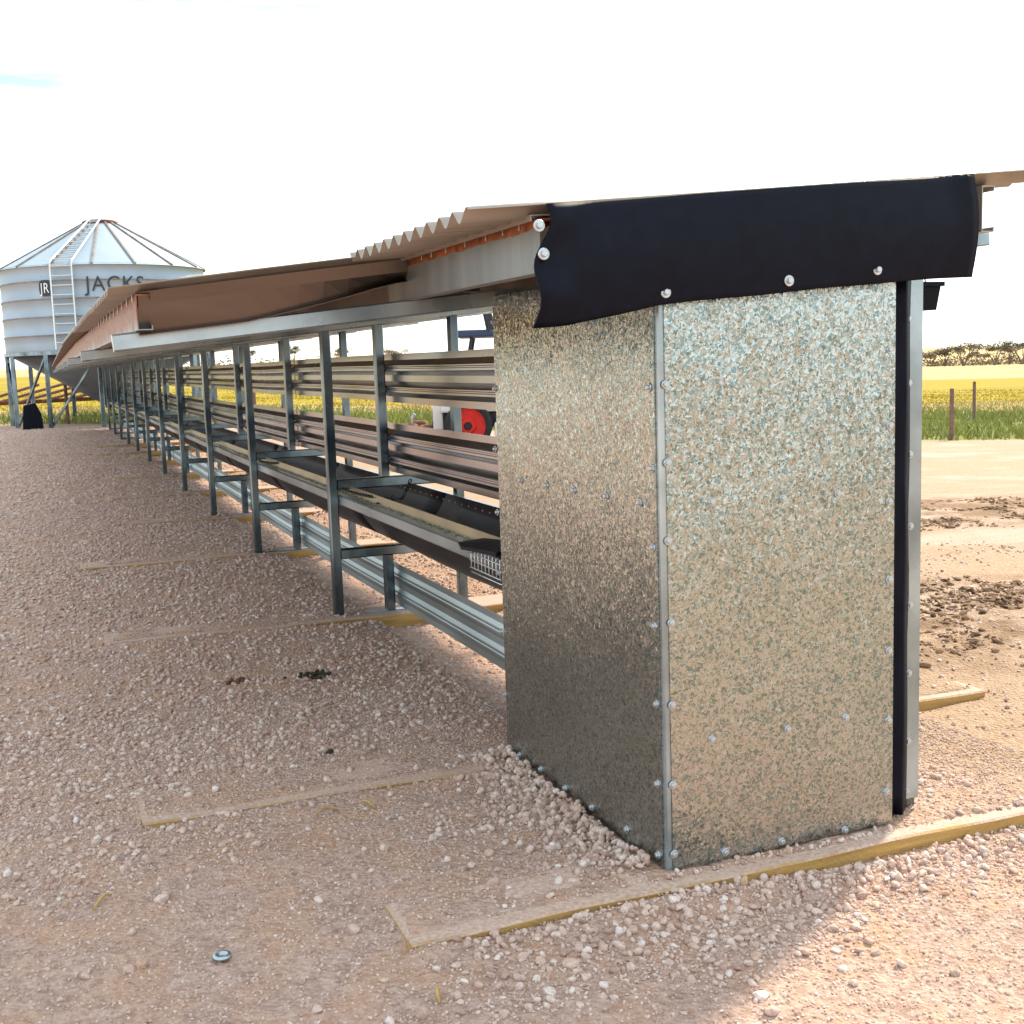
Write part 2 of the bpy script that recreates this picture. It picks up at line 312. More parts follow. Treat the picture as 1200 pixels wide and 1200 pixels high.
    vo = n.new('ShaderNodeTexVoronoi'); vo.inputs['Scale'].default_value = 95; l.new(P, vo.inputs['Vector'])
    hh = math_('ADD', math_('MULTIPLY', fine, .8), math_('MULTIPLY', vo.outputs['Distance'], -.9)); l.new(hh, bp.inputs['Height']); l.new(bp.outputs[0], b.inputs['Normal'])
    return m
MT['ground'] = ground_mat()

# ------------------------------------------------------------------ terrain
BOARDS = [(.53, 2.75, 1.884, .17, -.003), (.15, 2.50, 2.665, .19, -.02), (.17, 2.5, 4.55, .19, -.05), (.15, 2.5, 6.47, .19, -.03), (.3, 2.5, 8.22, .19, -.06),
          (.5, 2.5, 10.06, .19, -.05), (.6, 2.5, 12.02, .18, -.04), (.6, 2.5, 13.9, .18, -.04), (.7, 2.5, 15.8, .18, -.04), (.7, 2.5, 17.65, .18, -.04)]   # x0, x1, near edge at x = 1.33, width, skew
def BTOP(i): return .0065 if i == 0 else .0035
def far_z(x, y):
    D = x*LF.x+y*LF.y; L = x*LR.x+y*LR.y; q = L/np.maximum(D, 4.)
    t = sst(-.42, .42, q)
    zl = np.where(D < 36.5, 0, np.where(D < 81, .0225*(D-36.5), 1.0+.0085*(D-81))); zl = np.minimum(zl, 3.0)
    r = D/.935
    zr = np.where(D < 6, 0, np.where(D < 19.6, -.55*(D-6)/13.6, -.55-.017*(.67*r-14)))
    zr = np.maximum(zr, -4.6)
    return zl*(1-t)+zr*t
def gz(x, y):
    x = np.asarray(x, float); y = np.asarray(y, float)
    near = np.exp(-np.maximum(0, np.hypot(x-1, y-4)-9)/6)
    z = far_z(x, y)+near*(.030*fbm(x*1.1, y*1.1, 3, 3)+(.016+.022*np.maximum(sst(1.65, 1.9, x), sst(1.86, 1.75, y)))*fbm(x*5, y*5, 11, 4)+.010*fbm(x*22, y*22, 21, 3))
    z = z-.030*sst(1.87, 1.80, y)*sst(.6, 1.4, x)-.006
    Z = np.array(z, float).ravel(); X_, Y_ = np.broadcast_to(x, z.shape).ravel(), np.broadcast_to(y, z.shape).ravel()
    for i, (bx0, bx1, by, bw, sk) in enumerate(BOARDS):     # trodden dust lies level over the sleepers and leaves their near edge bare
        m = np.nonzero((Y_ > by-.25) & (Y_ < by+bw+.25) & (X_ > bx0-.05) & (X_ < bx1+.05))[0]
        if not len(m): continue
        xx, yy, zz = X_[m], Y_[m], Z[m]
        e = by+sk*(xx-1.33); inx = sst(bx0-.03, bx0+.03, xx)*sst(bx1+.03, bx1-.02, xx)
        cov = inx*sst(e+.012, e+.035, yy)*sst(e+bw+.06, e+bw-.02, yy); edge = inx*sst(e-.006, e+.004, yy)*sst(e+.035, e+.012, yy)
        zz = zz*(1-cov)+cov*(BTOP(i)+.0028+.012*fbm(xx*14, yy*14, 60+i, 4)); zz = zz*(1-edge)+edge*(-.03)
        fr = inx*sst(e-.09, e-.02, yy)*sst(e+.01, e-.005, yy); lv = BTOP(i)-.004+.040*fbm(xx*2.6, yy*.6+i*7, 80+i, 3)
        lv = lv-(.022*sst(1.0, 1.5, xx) if i == 0 else .016*sst(1.75, 2.1, xx)); Z[m] = zz*(1-fr)+fr*lv
    z = Z.reshape(np.shape(z))
    z = z-.034*sst(1.17, 1.25, x-.0105*np.maximum(0, y-6.5))*sst(1.85, 1.6, x)*sst(2.85, 3.0, y)*sst(25, 23, y)
    ch = sst(6.0, 7.0, x*LF.x+y*LF.y)*sst(9, 8.2, x*LF.x+y*LF.y)+sst(3.4, 3.9, x*LF.x+y*LF.y)*sst(5.3, 4.9, x*LF.x+y*LF.y)
    ch = ch*sst(.7, 1.3, x*LR.x+y*LR.y)
    z = z+ch*.10*np.maximum(0, fbm(x*4, y*2.2, 31, 5)+.03)
    return z
def axis(a, b, st, lo, hi, g=1.16):
    c = list(np.arange(a, b+st/2, st)); s = st; p = b
    while p < hi: s *= g; p += s; c.append(p)
    s = st; p = a; pre = []
    while p > lo: s *= g; p -= s; pre.append(p)
    return np.array(pre[::-1]+c)
gx = axis(-.7, 2.3, .013, -2500, 2500); gy1 = np.arange(1.0, 5.2, .013); gy = axis(5.2, 13, .032, 5.1, 3000)
pre = []; s = .013; p = 1.0
while p > -1500: s *= 1.2; p -= s; pre.append(p)
gy = np.concatenate([np.array(pre[::-1]), gy1, gy[gy > gy1[-1]+.005]])
XX, YY = np.meshgrid(gx, gy); ZZ = gz(XX, YY)
nx, ny = len(gx), len(gy); co = np.stack([XX, YY, ZZ], -1).reshape(-1, 3)
ii = (np.arange(ny-1)[:, None]*nx+np.arange(nx-1)[None]).reshape(-1)
quads = np.stack([ii, ii+1, ii+nx+1, ii+nx], -1)
me = bpy.data.meshes.new('ground'); me.vertices.add(len(co)); me.vertices.foreach_set('co', co.ravel())
me.loops.add(quads.size); me.loops.foreach_set('vertex_index', quads.ravel().astype(np.int32))
me.polygons.add(len(quads)); me.polygons.foreach_set('loop_start', np.arange(0, quads.size, 4, dtype=np.int32)); me.polygons.foreach_set('use_smooth', np.ones(len(quads), bool))
me.update(); me.validate(); me.materials.append(MT['ground'])
tag(link('ground', me), kind='structure')
def gzf(x, y):
    x, y = np.array([x]), np.array([y]); return float((far_z if x[0]*LF.x+y[0]*LF.y > 30 else gz)(x, y)[0])

# ------------------------------------------------------------------ the long feeding shed
Y0, YB, PITCH, NF = 1.943, 2.776, 1.866, 11           # end panel, box rear frame, bay length, frames beyond the box
XF, XC, XR = 1.070, 1.285, 1.600                        # front posts, centre posts, far posts
FY = [YB]+[4.654+PITCH*k for k in range(NF)]
YEND = FY[-1]+.25
def raf_b(x): return 1.046+.098*(x-.167)                # underside of the rafters
def roof_z(x): u = x-.16; return 1.172+.125*u-.0115*u*u
def nroof_z(x): return 1.240+.0785*(x-.689)
shed = empty('feeding_shed', (1.33, 2.0, -.02), 'long galvanised sheep feeding shed with corrugated roof and boxed-in end', 'shed')

def bent(ys): return [y for y in ys]
def span(a, b, n=2): return list(np.linspace(a, b, n))
# --- roof sheets
def sheet_mb(y0, y1, x0, x1, zf, pitch, amp=.0085, nx=9, phase=0., seg=8, dr=False):
    mb = MB(); n = int(round((y1-y0)/pitch*seg)); vs = []
    for j in range(n+1):
        y = y0+(y1-y0)*j/n; a = 2*math.pi*(y-y0)/pitch+phase; c = math.cos(a); h = amp*(.55*c+.45*(2/math.pi)*math.asin(max(-1, min(1, c))))
        for i in range(nx):
            x = x0+(x1-x0)*i/(nx-1); vs.append((x, y, zf(x)+h))
    fs = [(j*nx+i, j*nx+i+1, (j+1)*nx+i+1, (j+1)*nx+i) for j in range(n) for i in range(nx-1)]
    mb.add(vs, fs); return mb
def solid(o, t):
    m = o.modifiers.new('thickness', 'SOLIDIFY'); m.thickness = t; m.offset = 0
o = part('roof_sheet', sheet_mb(1.908, 2.715, .692, 1.96, lambda x: nroof_z(x)+.004, .0725, .0120, phase=-.9, seg=14), MT['roof'], shed, True); solid(o, .0014)
o['label'] = 'short corrugated roof sheet over the boxed-in end'
me = sheet_mb(0, .81, .160, 2.50, roof_z, .0762, .0085).mesh('roof_sheet', MT['roof'], True)
y = 2.690; k = 0
while y < YEND:
    o = link('roof_sheet', me, shed, (drift(y+.4), y, .0025*(k % 2))); k += 1; y += .762
    if k < 4: solid(o, .0014)
# --- end closure under the first long roof sheet
mb = MB(); xs = np.linspace(.222, .98, 14)
lip = lambda x: float(np.interp(x, [.2, .448, .521, .67, .782, .98], [1.081, 1.107, 1.122, 1.156, 1.187, 1.215]))
top = [(x, 2.708, roof_z(x)-.008) for x in xs]; mid = [(x, 2.718, roof_z(x)-.036) for x in xs]; bot = [(x, 2.738, lip(x)) for x in xs]; ret = [(x, 2.722, lip(x)-.003) for x in xs]
n = len(xs); mb.add(top+mid+bot+ret, [(r*n+i, r*n+i+1, (r+1)*n+i+1, (r+1)*n+i) for r in range(3) for i in range(n-1)])
o = part('barge_channel', mb, MT['barge'], shed); solid(o, .0015)
# --- purlins (C sections)
def csec(x, z0, h, d=1, fl=.032, lp=.010, t=.0022):     # web at x, flanges towards d
    p = [(0,0),(fl,0),(fl,lp),(fl-t,lp),(fl-t,t),(t,t),(t,h-t),(fl-t,h-t),(fl-t,h-lp),(fl,h-lp),(fl,h),(0,h)]
    return [(x+d*a, z0+b) for a, b in p]
for px in (.216, .97, 1.70, 2.43):
    z0 = raf_b(px)+.040; h = roof_z(px)-.0125-z0
    seg = [FY[0]-.075]+[FY[i]+.12 for i in range(2, NF, 2)]+[YEND]
    for a, b in zip(seg[:-1], seg[1:]):
        mb = MB(); mb.extr(csec(px, z0, h), span(a, b-.002, 8), drift); part('purlin', mb, MT['rust1' if px < .5 else 'barge'], shed)
mb = MB(); mb.extr(csec(.830, 1.150, .0915), [1.932, 2.885]); part('purlin', mb, MT['rust0'], shed)
mb = MB(); mb.extr(csec(1.80, 1.226, .0915), [1.932, 2.76]); part('purlin', mb, MT['barge2'], shed)
mb = MB(); mb.extr([(.812,1.236),(.815,1.236),(.815,1.2445),(.87,1.2475),(.87,1.2495),(.812,1.2465)], [1.93, 2.99]); part('eave_flashing', mb, MT['barge2'], shed)
# screw tips that poke through behind the eave
tip = MB(); tip.tube([(0,0,0),(0,0,-.014),(0,0,-.017)], [.0016,.0016,.0004], 5); tipm = tip.mesh('screw_tip', MT['screw'])
for y in (2.02, 2.10, 2.19, 2.31, 2.43, 2.53, 2.60, 2.78): link('screw_tip', tipm, shed, (.8275, y, 1.246))
for i in range(14): link('screw_tip', tipm, shed, (.2135, 2.76+i*.16, 1.186), None).scale = (1.2, 1.2, 2.1)
# --- frames
SH = .038
def shared(mb, name, mt): return mb.mesh(name, MT[mt])
mb = MB(); mb.bar((XF,0,-.06), (XF,0,raf_b(XF)+.002), SH); m_fp = shared(mb, 'post', 'steel')
mb = MB(); mb.bar((XR,0,-.06), (XR,0,raf_b(XR)+.002), SH); m_rp = shared(mb, 'post', 'steel')
mb = MB(); mb.bar((XC,0,.5545), (XC,0,raf_b(XC)+.002), SH); m_cu = shared(mb, 'centre_post', 'steel')
mb = MB(); mb.bar((XC,0,-.05), (XC,0,.2335), SH); m_cl = shared(mb, 'centre_post', 'steel')
mb = MB(); mb.bar((XF+SH/2,0,.533), (XR-SH/2,0,.533), .037, .041); m_mr = shared(mb, 'cross_rail', 'steel')
mb = MB(); mb.bar((XF+SH/2,0,.2535), (XR-SH/2,0,.2535), .037, .040); m_lr = shared(mb, 'cross_rail', 'steel')
mb = MB(); mb.box(XF+SH/2, XR+.02, -.02, .02, -.03, .006); m_br = shared(mb, 'base_rail', 'steel')
mb = MB(); mb.bar((.167,0,raf_b(.167)+.0195), (2.60,0,raf_b(2.60)+.0195), .036, .039); m_ra = shared(mb, 'rafter', 'rail')
wl = MB(); wl.lathe([(.001,-.004),(.010,-.003),(.013,0),(.010,.003),(.001,.004)], n=8, axis='X'); m_wl = wl.mesh('weld', MT['dark'], True)
for k, y in enumerate(FY):
    d = (drift(y), y, 0)
    link('rafter', m_ra, shed, d)
    if k == 0: continue
    for nm, m in (('post', m_fp), ('post', m_rp), ('centre_post', m_cu), ('centre_post', m_cl), ('cross_rail', m_mr), ('cross_rail', m_lr), ('base_rail', m_br)):
        link(nm, m, shed, d)
# base plates of the front posts with their bolts
bp_ = MB(); bp_.box(-.045, .045, -.035, .035, -.012, .004); m_bp = bp_.mesh('base_plate', MT['steel'])
for y in FY[1:6]: link('base_plate', m_bp, shed, (XF-.005+drift(y), y, .0), None)
# --- ribbed dividing sheets on the centre posts
def ribs(z0, z1, nr, dep=.020):
    H = z1-z0; pan = .024; per = (H-pan)/nr; p = [(0, z0)]; z = z0+pan
    for i in range(nr):
        r_ = per-pan
        p += [(-dep*a, z+r_*t) for a, t in ((0, 0), (.93, .27), (1, .31), (1, .42), (.8, .47), (.8, .53), (1, .58), (1, .64), (.93, .69), (0, 1))]; z += per
    p.append((0, z1)); return [(XC+SH/2+.020+a, b) for a, b in p]
def strip_mb(prof, y0, y1, d0, d1, sag=0.):
    mb = MB(); n = len(prof); ys = span(y0, y1, 9); vs = []
    for j, y in enumerate(ys):
        t = j/8; s = sag*4*t*(1-t)
        vs += [(x+d0+(d1-d0)*t, y, z-s) for x, z in prof]
    mb.add(vs, [(j*n+i, (j+1)*n+i, (j+1)*n+i+1, j*n+i+1) for j in range(8) for i in range(n-1)]); return mb
ys = [YB-.30]+FY[1:]
for k in range(len(ys)-1):
    a, b = ys[k]+(.004 if k else 0), ys[k+1]-.002+.03
    for j, (z0, z1, nr, dp) in enumerate(((.852, 1.044, 2, .019), (.572, .766, 2, .019), (.022, .192, 2, .0045))):
        o = part('ribbed_sheet', strip_mb(ribs(z0+random.uniform(-.004,.004), z1+random.uniform(-.004,.004), nr, dp), a, b, drift(a)+.002*(k % 2), drift(b)+.002*(k % 2), random.uniform(-.003,.006)), MT['panel' if j < 2 else 'low'], shed, False)
        if k < 4: solid(o, .0012)
# wire ties that hold the sheets to the centre posts
def tie_mesh():
    mb = MB(); pts = [(.016*math.cos(a)+.006, .022+.010*math.sin(a*1.0), .006*math.sin(a*2)+.004*math.cos(a)) for a in np.linspace(0, 2*math.pi, 10)[:-1]]
    mb.tube(pts, .0022, 5, closed=True); mb.tube([(.0,.03,.0),(-.012,.045,.010),(-.006,.060,.020)], .002, 5); return mb.mesh('wire_tie', MT['wire'], True)
m_tie = tie_mesh()
for y in FY[1:6]:
    for z in (.90, .985, .615, .70, .07, .13): link('wire_tie', m_tie, shed, (XC+.008+drift(y), y, z), (random.uniform(-.4,.4), 0, 0))
# --- trough: front rail, upstand lip, belt, far rail
YT0 = YB-.45
seg = [YT0]+FY[1:]
for a, b in zip(seg[:-1], seg[1:]):
    ys_ = span(a, b-.0015, 6)
    mb = MB(); k = .005; x0, x1, z0, z1 = XF+SH/2+.003, XF+SH/2+.043, .452, .492
    mb.extr([(x0+k,z0),(x1-k,z0),(x1,z0+k),(x1,z1-k),(x1-k,z1),(x0+k,z1),(x0,z1-k),(x0,z0+k)], ys_, drift); o = part('trough_rail', mb, MT['rail'], shed)
    mb = MB(); mb.extr([(x1+.004,.470),(x1+.009,.470),(x1+.011,.524),(x1+.005,.525)], ys_, drift); part('belt_clamp', mb, MT['grime'], shed)
    mb = MB(); mb.extr([(1.552,.420),(1.578,.420),(1.578,.460),(1.552,.460)], ys_, drift); part('trough_rail', mb, MT['rail'], shed)
XB0, XB1 = XF+SH/2+.056, 1.550
def belt_pt(t, y):
    x = XB0+(XB1-XB0)*t; base = .300
    ph = ((y-4.654)/PITCH) % 1.; sag = .010*math.sin(math.pi*ph)**2 if y > YB else .01
    d = (2*abs(t-.5)); z = base-sag+((.505 if t < .5 else .464)-base+sag)*(d**2.6); return (x, z)
for a, b in zip(seg[:-1], seg[1:]):
    mb = MB(); nt_, ny_ = 20, 10; vs = []
    for y in span(a, b-.001, ny_):
        vs += [(belt_pt(i/nt_, y)[0]+drift(y), y, belt_pt(i/nt_, y)[1]) for i in range(nt_+1)]
    n = nt_+1; mb.add(vs, [(j*n+i, j*n+i+1, (j+1)*n+i+1, (j+1)*n+i) for j in range(ny_-1) for i in range(nt_)])
    o = part('trough_belt', mb, MT['belt'], shed, True); solid(o, .006)
    if a == seg[0]: belt0 = o
    if a == seg[1]: belt1 = o
rv = MB(); rv.lathe([(.0055,0),(.005,-.002),(.002,-.0035)], n=8, axis='X'); m_rv = rv.mesh('rivet', MT['screw'], True)
for i in range(34):
    y = 2.95+i*.078; b_ = belt0 if y < 4.654 else belt1
    link('rivet', m_rv, b_, (XB1-.0135, y, .440))
# dried feed lying along the clamp
mb = MB(); rr = random.Random(3)
for i in range(420):
    y = rr.uniform(2.8, 7.5); x = XF+SH/2+rr.uniform(.030, .046); s = rr.uniform(.002, .006)
    mb.add([(x-s,y-s,.4925),(x+s,y-s*.6,.4925),(x+s*.4,y+s,.4925),(x,y,.4925+s*1.3)], [(0,1,3),(1,2,3),(2,0,3),(0,2,1)])
tag(part('feed_crumbs', mb, MT['crud'], shed), kind='stuff')

# --- boxed-in end
XE = 1.597
mb = MB(); mb.bar((1.0835, Y0+.0225, -.05), (1.0835, Y0+.0225, 1.145), .040, c=.08); part('corner_post', mb, MT['rail'], shed)
mb = MB(); mb.bar((1.084, YB-.022, -.05), (1.084, YB-.022, 1.16), .038); part('corner_post', mb, MT['steel'], shed)
mb = MB(); mb.bar((1.570, Y0+.024, -.05), (1.570, Y0+.024, 1.20), .038); part('corner_post', mb, MT['steel'], shed)
mb = MB(); mb.bar((1.110, Y0+.026, .050), (1.545, Y0+.026, .030), .036); part('cross_rail', mb, MT['steel'], shed)
for yy in (Y0+.024, YB-.022):
    mb = MB(); mb.box(1.035, 1.10, yy-.05, yy+.028, -.020, -.004); p = part('base_plate', mb, MT['steel'], shed)
    bl = MB(); bl.lathe([(.012,0),(.012,.003),(.008,.003),(.008,.009),(.006,.010)], (1.048, yy-.012, -.004), 8); part('bolt', bl, MT['screw'], p)
def plate(poly, y=None, x=None, t=.0025):
    mb = MB(); n = len(poly)
    a = [((p[0], y, p[1]) if y is not None else (x, p[0], p[1])) for p in poly]; b = [((p[0], y+t, p[1]) if y is not None else (x+t, p[0], p[1])) for p in poly]
    mb.add(a+b, [tuple(range(n)), tuple(range(2*n-1, n-1, -1))]+[(i, n+i, n+(i+1)%n, (i+1)%n) for i in range(n)]); return mb
end = part('end_panel', plate([(1.0760,.008),(XE,.016),(XE,1.19),(1.0760,1.155)], y=Y0), MT['spangle'], shed)
end['label'] = 'spangled galvanised sheet closing the end face'
side = part('side_panel', plate([(Y0+.014,.012),(YB,.004),(YB,1.158),(Y0+.014,1.150)], x=1.0605), MT['spangle'], shed)
side['label'] = 'spangled galvanised sheet on the trough side'
part('side_panel', plate([(Y0+.012,.012),(YB,.004),(YB,1.20),(Y0+.012,1.20)], x=1.5885), MT['spangle'], shed)
part('rear_panel', plate([(1.085,.02),(1.585,.02),(1.585,.47),(1.085,.47)], y=YB-.004), MT['spangle'], shed)
mb = MB(); mb.box(1.560, 1.5785, YB-.02, YB+.01, .6, 1.16); part('edge_strip', mb, MT['dark'], shed)
# black rubber seal and its clamping flat beside the end face
mb = MB(); n = 24; vs = []
for j in range(n+1):
    z = .012+(1.145-.012)*j/n
    for i, (xx, yy) in enumerate(((1.602,1.985),(1.618,1.972),(1.632,1.984),(1.646,1.974),(1.662,1.986),(1.690,2.012))): vs.append((xx+.0015*math.sin(j*.9+i), yy+.001*math.sin(j*1.3+i*2), z))
mb.add(vs, [(j*6+i, j*6+i+1, (j+1)*6+i+1, (j+1)*6+i) for j in range(n) for i in range(5)]); o = part('rubber_seal', mb, MT['rubber'], shed, True); solid(o, .005)
flat = part('clamp_flat', plate([(1.676,.030),(1.7165,.030),(1.7165,1.20),(1.676,1.20)], y=2.004, t=.004), MT['rail'], shed)
mb = MB(); mb.bar((1.697, 2.03, -.05), (1.697, 2.03, 1.22), .038); part('post', mb, MT['steel'], shed)
# screws
def screw_mesh(ax):
    mb = MB(); mb.lathe([(.0085,0),(.0085,-.0012),(.0078,-.0022),(.0050,-.0022),(.0050,-.0060),(.0040,-.0068)], n=10, axis=ax); return mb.mesh('screw', MT['screw'])
sY, sX = screw_mesh('Y'), screw_mesh('X')
for x, y in ((779.6,450.6),(782,542.5),(783,634),(786.5,730),(787.5,826.5),(788.5,920),(790,1001),(834,588.5),(917.7,584),(981.7,578.4),(834,866.5),(923,854.7),(991,841),
             (850,998.5),(916,986),(990,972.7),(1042.4,409.5),(1042.4,499),(1041.8,587.7),(1041.8,679),(1041.4,763),(1041,844),(1038.6,928)):
    link('screw', sY, end, hit(x, y, 'Y', Y0-.0002), (0, random.uniform(0, 1), 0))
for x, y in ((761,454),(764.5,549),(765.5,641.5),(767.5,733.5),(769.5,825),(770.5,918.5),(771.5,1002),(611,562.5),(641,568.5),(673,574.5),(711,581.5),(750,589),
             (581,526),(583.5,600),(586,671.5),(588.5,740),(592,814),(578.5,377.5),(580.5,455.5),(587,352),(605,347),(609,885),(634,901.5),(662.5,923.5),(694,946),(735,972)):
    link('screw', sX, side, hit(x, y, 'X', 1.0603), (random.uniform(0, 1), 0, 0))
for x, y in ((1066,373.5),(1066.8,448.7),(1068,532.7),(1068.4,616.6),(1068,709),(1066.6,789),(1065.6,868.6),(1063.8,928)):
    link('screw', sY, flat, hit(x-2, y, 'Y', 2.0038), (0, random.uniform(0, 1), 0))
# --- black rubber flap hung across the end under the roof edge
def fl_y(u, v, x):   # bulge towards the camera
    return 1.902-.012*math.sin(math.pi*min(1, v*1.02))-.010*math.exp(-((u-.02)/.05)**2)*math.sin(v*9+1)-.004*math.sin(u*7+1)*v*(1-v)*4-.012*math.exp(-((u-1)/.04)**2)*(1-v)
nu, nv = 60, 18; vs = []
for j in range(nv+1):
    v = j/nv
    for i in range(nu+1):
        u = i/nu; xt = .822+(1.738-.822)*u; zt = nroof_z(xt)+.0095
        xb = .800+(1.748-.800)*u; zb = float(np.interp(xb, [.80,.86,.94,1.039,1.30,1.552,1.748], [1.054,1.056,1.070,1.089,1.108,1.126,1.135]))
        x = xt+(xb-xt)*v; z = zt+(zb-zt)*v
        x += math.exp(-(u/.03)**2)*(.012*math.sin(v*math.pi*2.6+.4)*(1-v)+.004*math.sin(v*9))
        vs.append((x, fl_y(u, v, x), z+.0008*math.sin(u*23)*v))
mb = MB(); n = nu+1; mb.add(vs, [(j*n+i, j*n+i+1, (j+1)*n+i+1, (j+1)*n+i) for j in range(nv) for i in range(nu)])
flap = part('rubber_flap', mb, MT['rubber'], shed, True); solid(flap, .005)
flap['label'] = 'black rubber flap screwed across the end below the roof edge'
big = MB(); big.lathe([(.0105,0),(.0105,-.0016),(.0095,-.0026),(.0056,-.0026),(.0056,-.0075),(.0045,-.0085)], n=14, axis='Y'); bigm = big.mesh('screw', MT['screw'])
for x, y, yy in ((780,342.5,1.8975),(924.5,329,1.8970),(1028,316,1.8975),(631.5,264.5,1.888),(637,297.6,1.886)):
    link('screw', bigm, flap, hit(x, y, 'Y', yy), (0, random.uniform(0, 1), 0))

# ------------------------------------------------------------------ timber sleepers laid across under the frames
BL = ['timber sleeper along the foot of the boxed-in end panel', 'dusty timber sleeper at the rear edge of the boxed-in end', 'timber sleeper under the first open frame beyond the box']
ORD = ['second', 'third', 'fourth', 'fifth', 'sixth', 'seventh', 'eighth']
for i, (x0, x1, yn, bw, sk) in enumerate(BOARDS):
    mb = MB(); n = 40; top = .0035+(.003 if i == 0 else 0); r = random.Random(i); vs = []
    xs = np.linspace(x0, x1, n)
    for x in xs:
        y = yn+sk*(x-1.33); a = .0015*math.sin(x*17+i)+r.uniform(-.0008,.0008); b = .002*math.sin(x*9+i*2)
        vs += [(x, y+a, -.05), (x, y+a-.001, top-.004+b), (x, y+a+.004, top+b), (x, y+bw-.004, top+b+.001), (x, y+bw, top-.004+b), (x, y+bw, -.05)]
    mb.add(vs, [(j*6+k, (j+1)*6+k, (j+1)*6+(k+1)%6, j*6+(k+1)%6) for j in range(n-1) for k in range(6)]+[tuple(range(6)), tuple((n-1)*6+k for k in range(5,-1,-1))])
    single('timber_sleeper', mb, MT['timber'], BL[i] if i < 3 else f'half buried timber sleeper under the {ORD[i-3]} open frame beyond the box', 'sleeper', 'sleepers under the shed', base=(x0, yn, -.02))

# ------------------------------------------------------------------ gravel
def pebble_meshes(mt, n, seed, flat=.7, jag=.22):
    col = bpy.data.collections.new('stone_shapes_'+mt); r = np.random.default_rng(seed)
    for i in range(n):
        bm = bmesh.new(); bmesh.ops.create_icosphere(bm, subdivisions=2, radius=1)
        dirs = r.normal(size=(9, 3)); dirs /= np.linalg.norm(dirs, axis=1)[:, None]; cut = r.uniform(.55, .88, 9); ax = np.array([r.uniform(.85, 1.3), r.uniform(.75, 1.0), r.uniform(flat-.15, flat+.15)])
        for v in bm.verts:
            p = np.array(v.co)
            for d, c in zip(dirs, cut):
                t = p@d
                if t > c: p = p-d*(t-c)*.9
            v.co = Vector(p*ax*(1+r.normal()*jag*.12))
        me = bpy.data.meshes.new('stone'); bm.to_mesh(me); bm.free(); me.materials.append(MT[mt]); me.polygons.foreach_set('use_smooth', [i % 3 == 0]*len(me.polygons))
        col.objects.link(bpy.data.objects.new('stone', me))
    return col
def scatter(name, pts, scl, rot, col, kind='stuff', label=None):
    me = bpy.data.meshes.new(name); me.vertices.add(len(pts)); me.vertices.foreach_set('co', np.asarray(pts, np.float32).ravel())
    a = me.attributes.new('scl', 'FLOAT', 'POINT'); a.data.foreach_set('value', np.asarray(scl, np.float32))
    a = me.attributes.new('rot', 'FLOAT_VECTOR', 'POINT'); a.data.foreach_set('vector', np.asarray(rot, np.float32).ravel())
    a = me.attributes.new('pick', 'INT', 'POINT'); a.data.foreach_set('value', rng.integers(0, len(col.objects), len(pts)).astype(np.int32))
    o = link(name, me); tag(o, label, None, None, kind)
    g = bpy.data.node_groups.new(name, 'GeometryNodeTree'); g.interface.new_socket('Geometry', in_out='INPUT', socket_type='NodeSocketGeometry'); g.interface.new_socket('Geometry', in_out='OUTPUT', socket_type='NodeSocketGeometry')
    n = g.nodes; l = g.links; gi = n.new('NodeGroupInput'); go = n.new('NodeGroupOutput'); ip = n.new('GeometryNodeInstanceOnPoints'); ci = n.new('GeometryNodeCollectionInfo')
    ci.inputs[0].default_value = col; ci.inputs[1].default_value = True; ci.inputs[2].default_value = True
    def att(nm, ty): x = n.new('GeometryNodeInputNamedAttribute'); x.data_type = ty; x.inputs[0].default_value = nm; return x.outputs[0]
    ip.inputs['Pick Instance'].default_value = True
    l.new(gi.outputs[0], ip.inputs['Points']); l.new(ci.outputs[0], ip.inputs['Instance']); l.new(att('pick', 'INT'), ip.inputs['Instance Index'])
    l.new(att('rot', 'FLOAT_VECTOR'), ip.inputs['Rotation']); l.new(att('scl', 'FLOAT'), ip.inputs['Scale']); l.new(ip.outputs[0], go.inputs[0])
    m = o.modifiers.new('scatter', 'NODES'); m.node_group = g; return o
def inframe(p, mrg=140):
    d = p-np.array(CAM); z = d@np.array(FWD); u = 600+FPX*(d@np.array(RT))/np.maximum(z, .01); v = 600-FPX*(d@np.array(UPV))/np.maximum(z, .01)
    return (z > .2) & (u > -mrg) & (u < 1200+mrg) & (v > 0) & (v < 1200+mrg)
def density(x, y):
    d = .50+2.3*fbm(x*1.5+2, y*1.5, 5, 3)+.9*fbm(x*6, y*6, 9, 2)
    for px, py, a, sx, sy in ((250, 880, .9, .45, .16), (420, 870, .5, .4, .14), (60, 900, .8, .3, .25), (700, 960, 1.0, .16, .30), (560, 780, .7, .35, .5), (800, 1110, .9, .30, .16), (900, 1060, .8, .35, .05), (500, 960, .35, .3, .1),
                              (600, 1160, .3, .3, .1), (120, 1130, -.9, .5, .25), (330, 1060, -.55, .35, .18), (650, 1050, -.9, .22, .05), (420, 1180, -.5, .4, .12), (900, 1180, -.4, .3, .2), (1000, 1150, -.55, .35, .25), (1150, 1060, -.5, .3, .15)):
        c = hit(px, py, 'Z', 0); d = d+a*np.exp(-((x-c.x)/sx)**2-((y-c.y)/sy)**2)
    d = np.where(y > 3.2, np.maximum(d, .55+.9*fbm(x*1.3, y*1.3, 40, 3)), d)
    for bx0, bx1, by, bw, sk in BOARDS:
        e = by+sk*(x-1.33); d = d-np.where((x > bx0) & (x < bx1) & (y > e-.005) & (y < e+bw), .45, 0)
    d = np.where((x > 1.22) & (y > 2.85), d*.35, d)
    return np.clip(d, .03, 1)
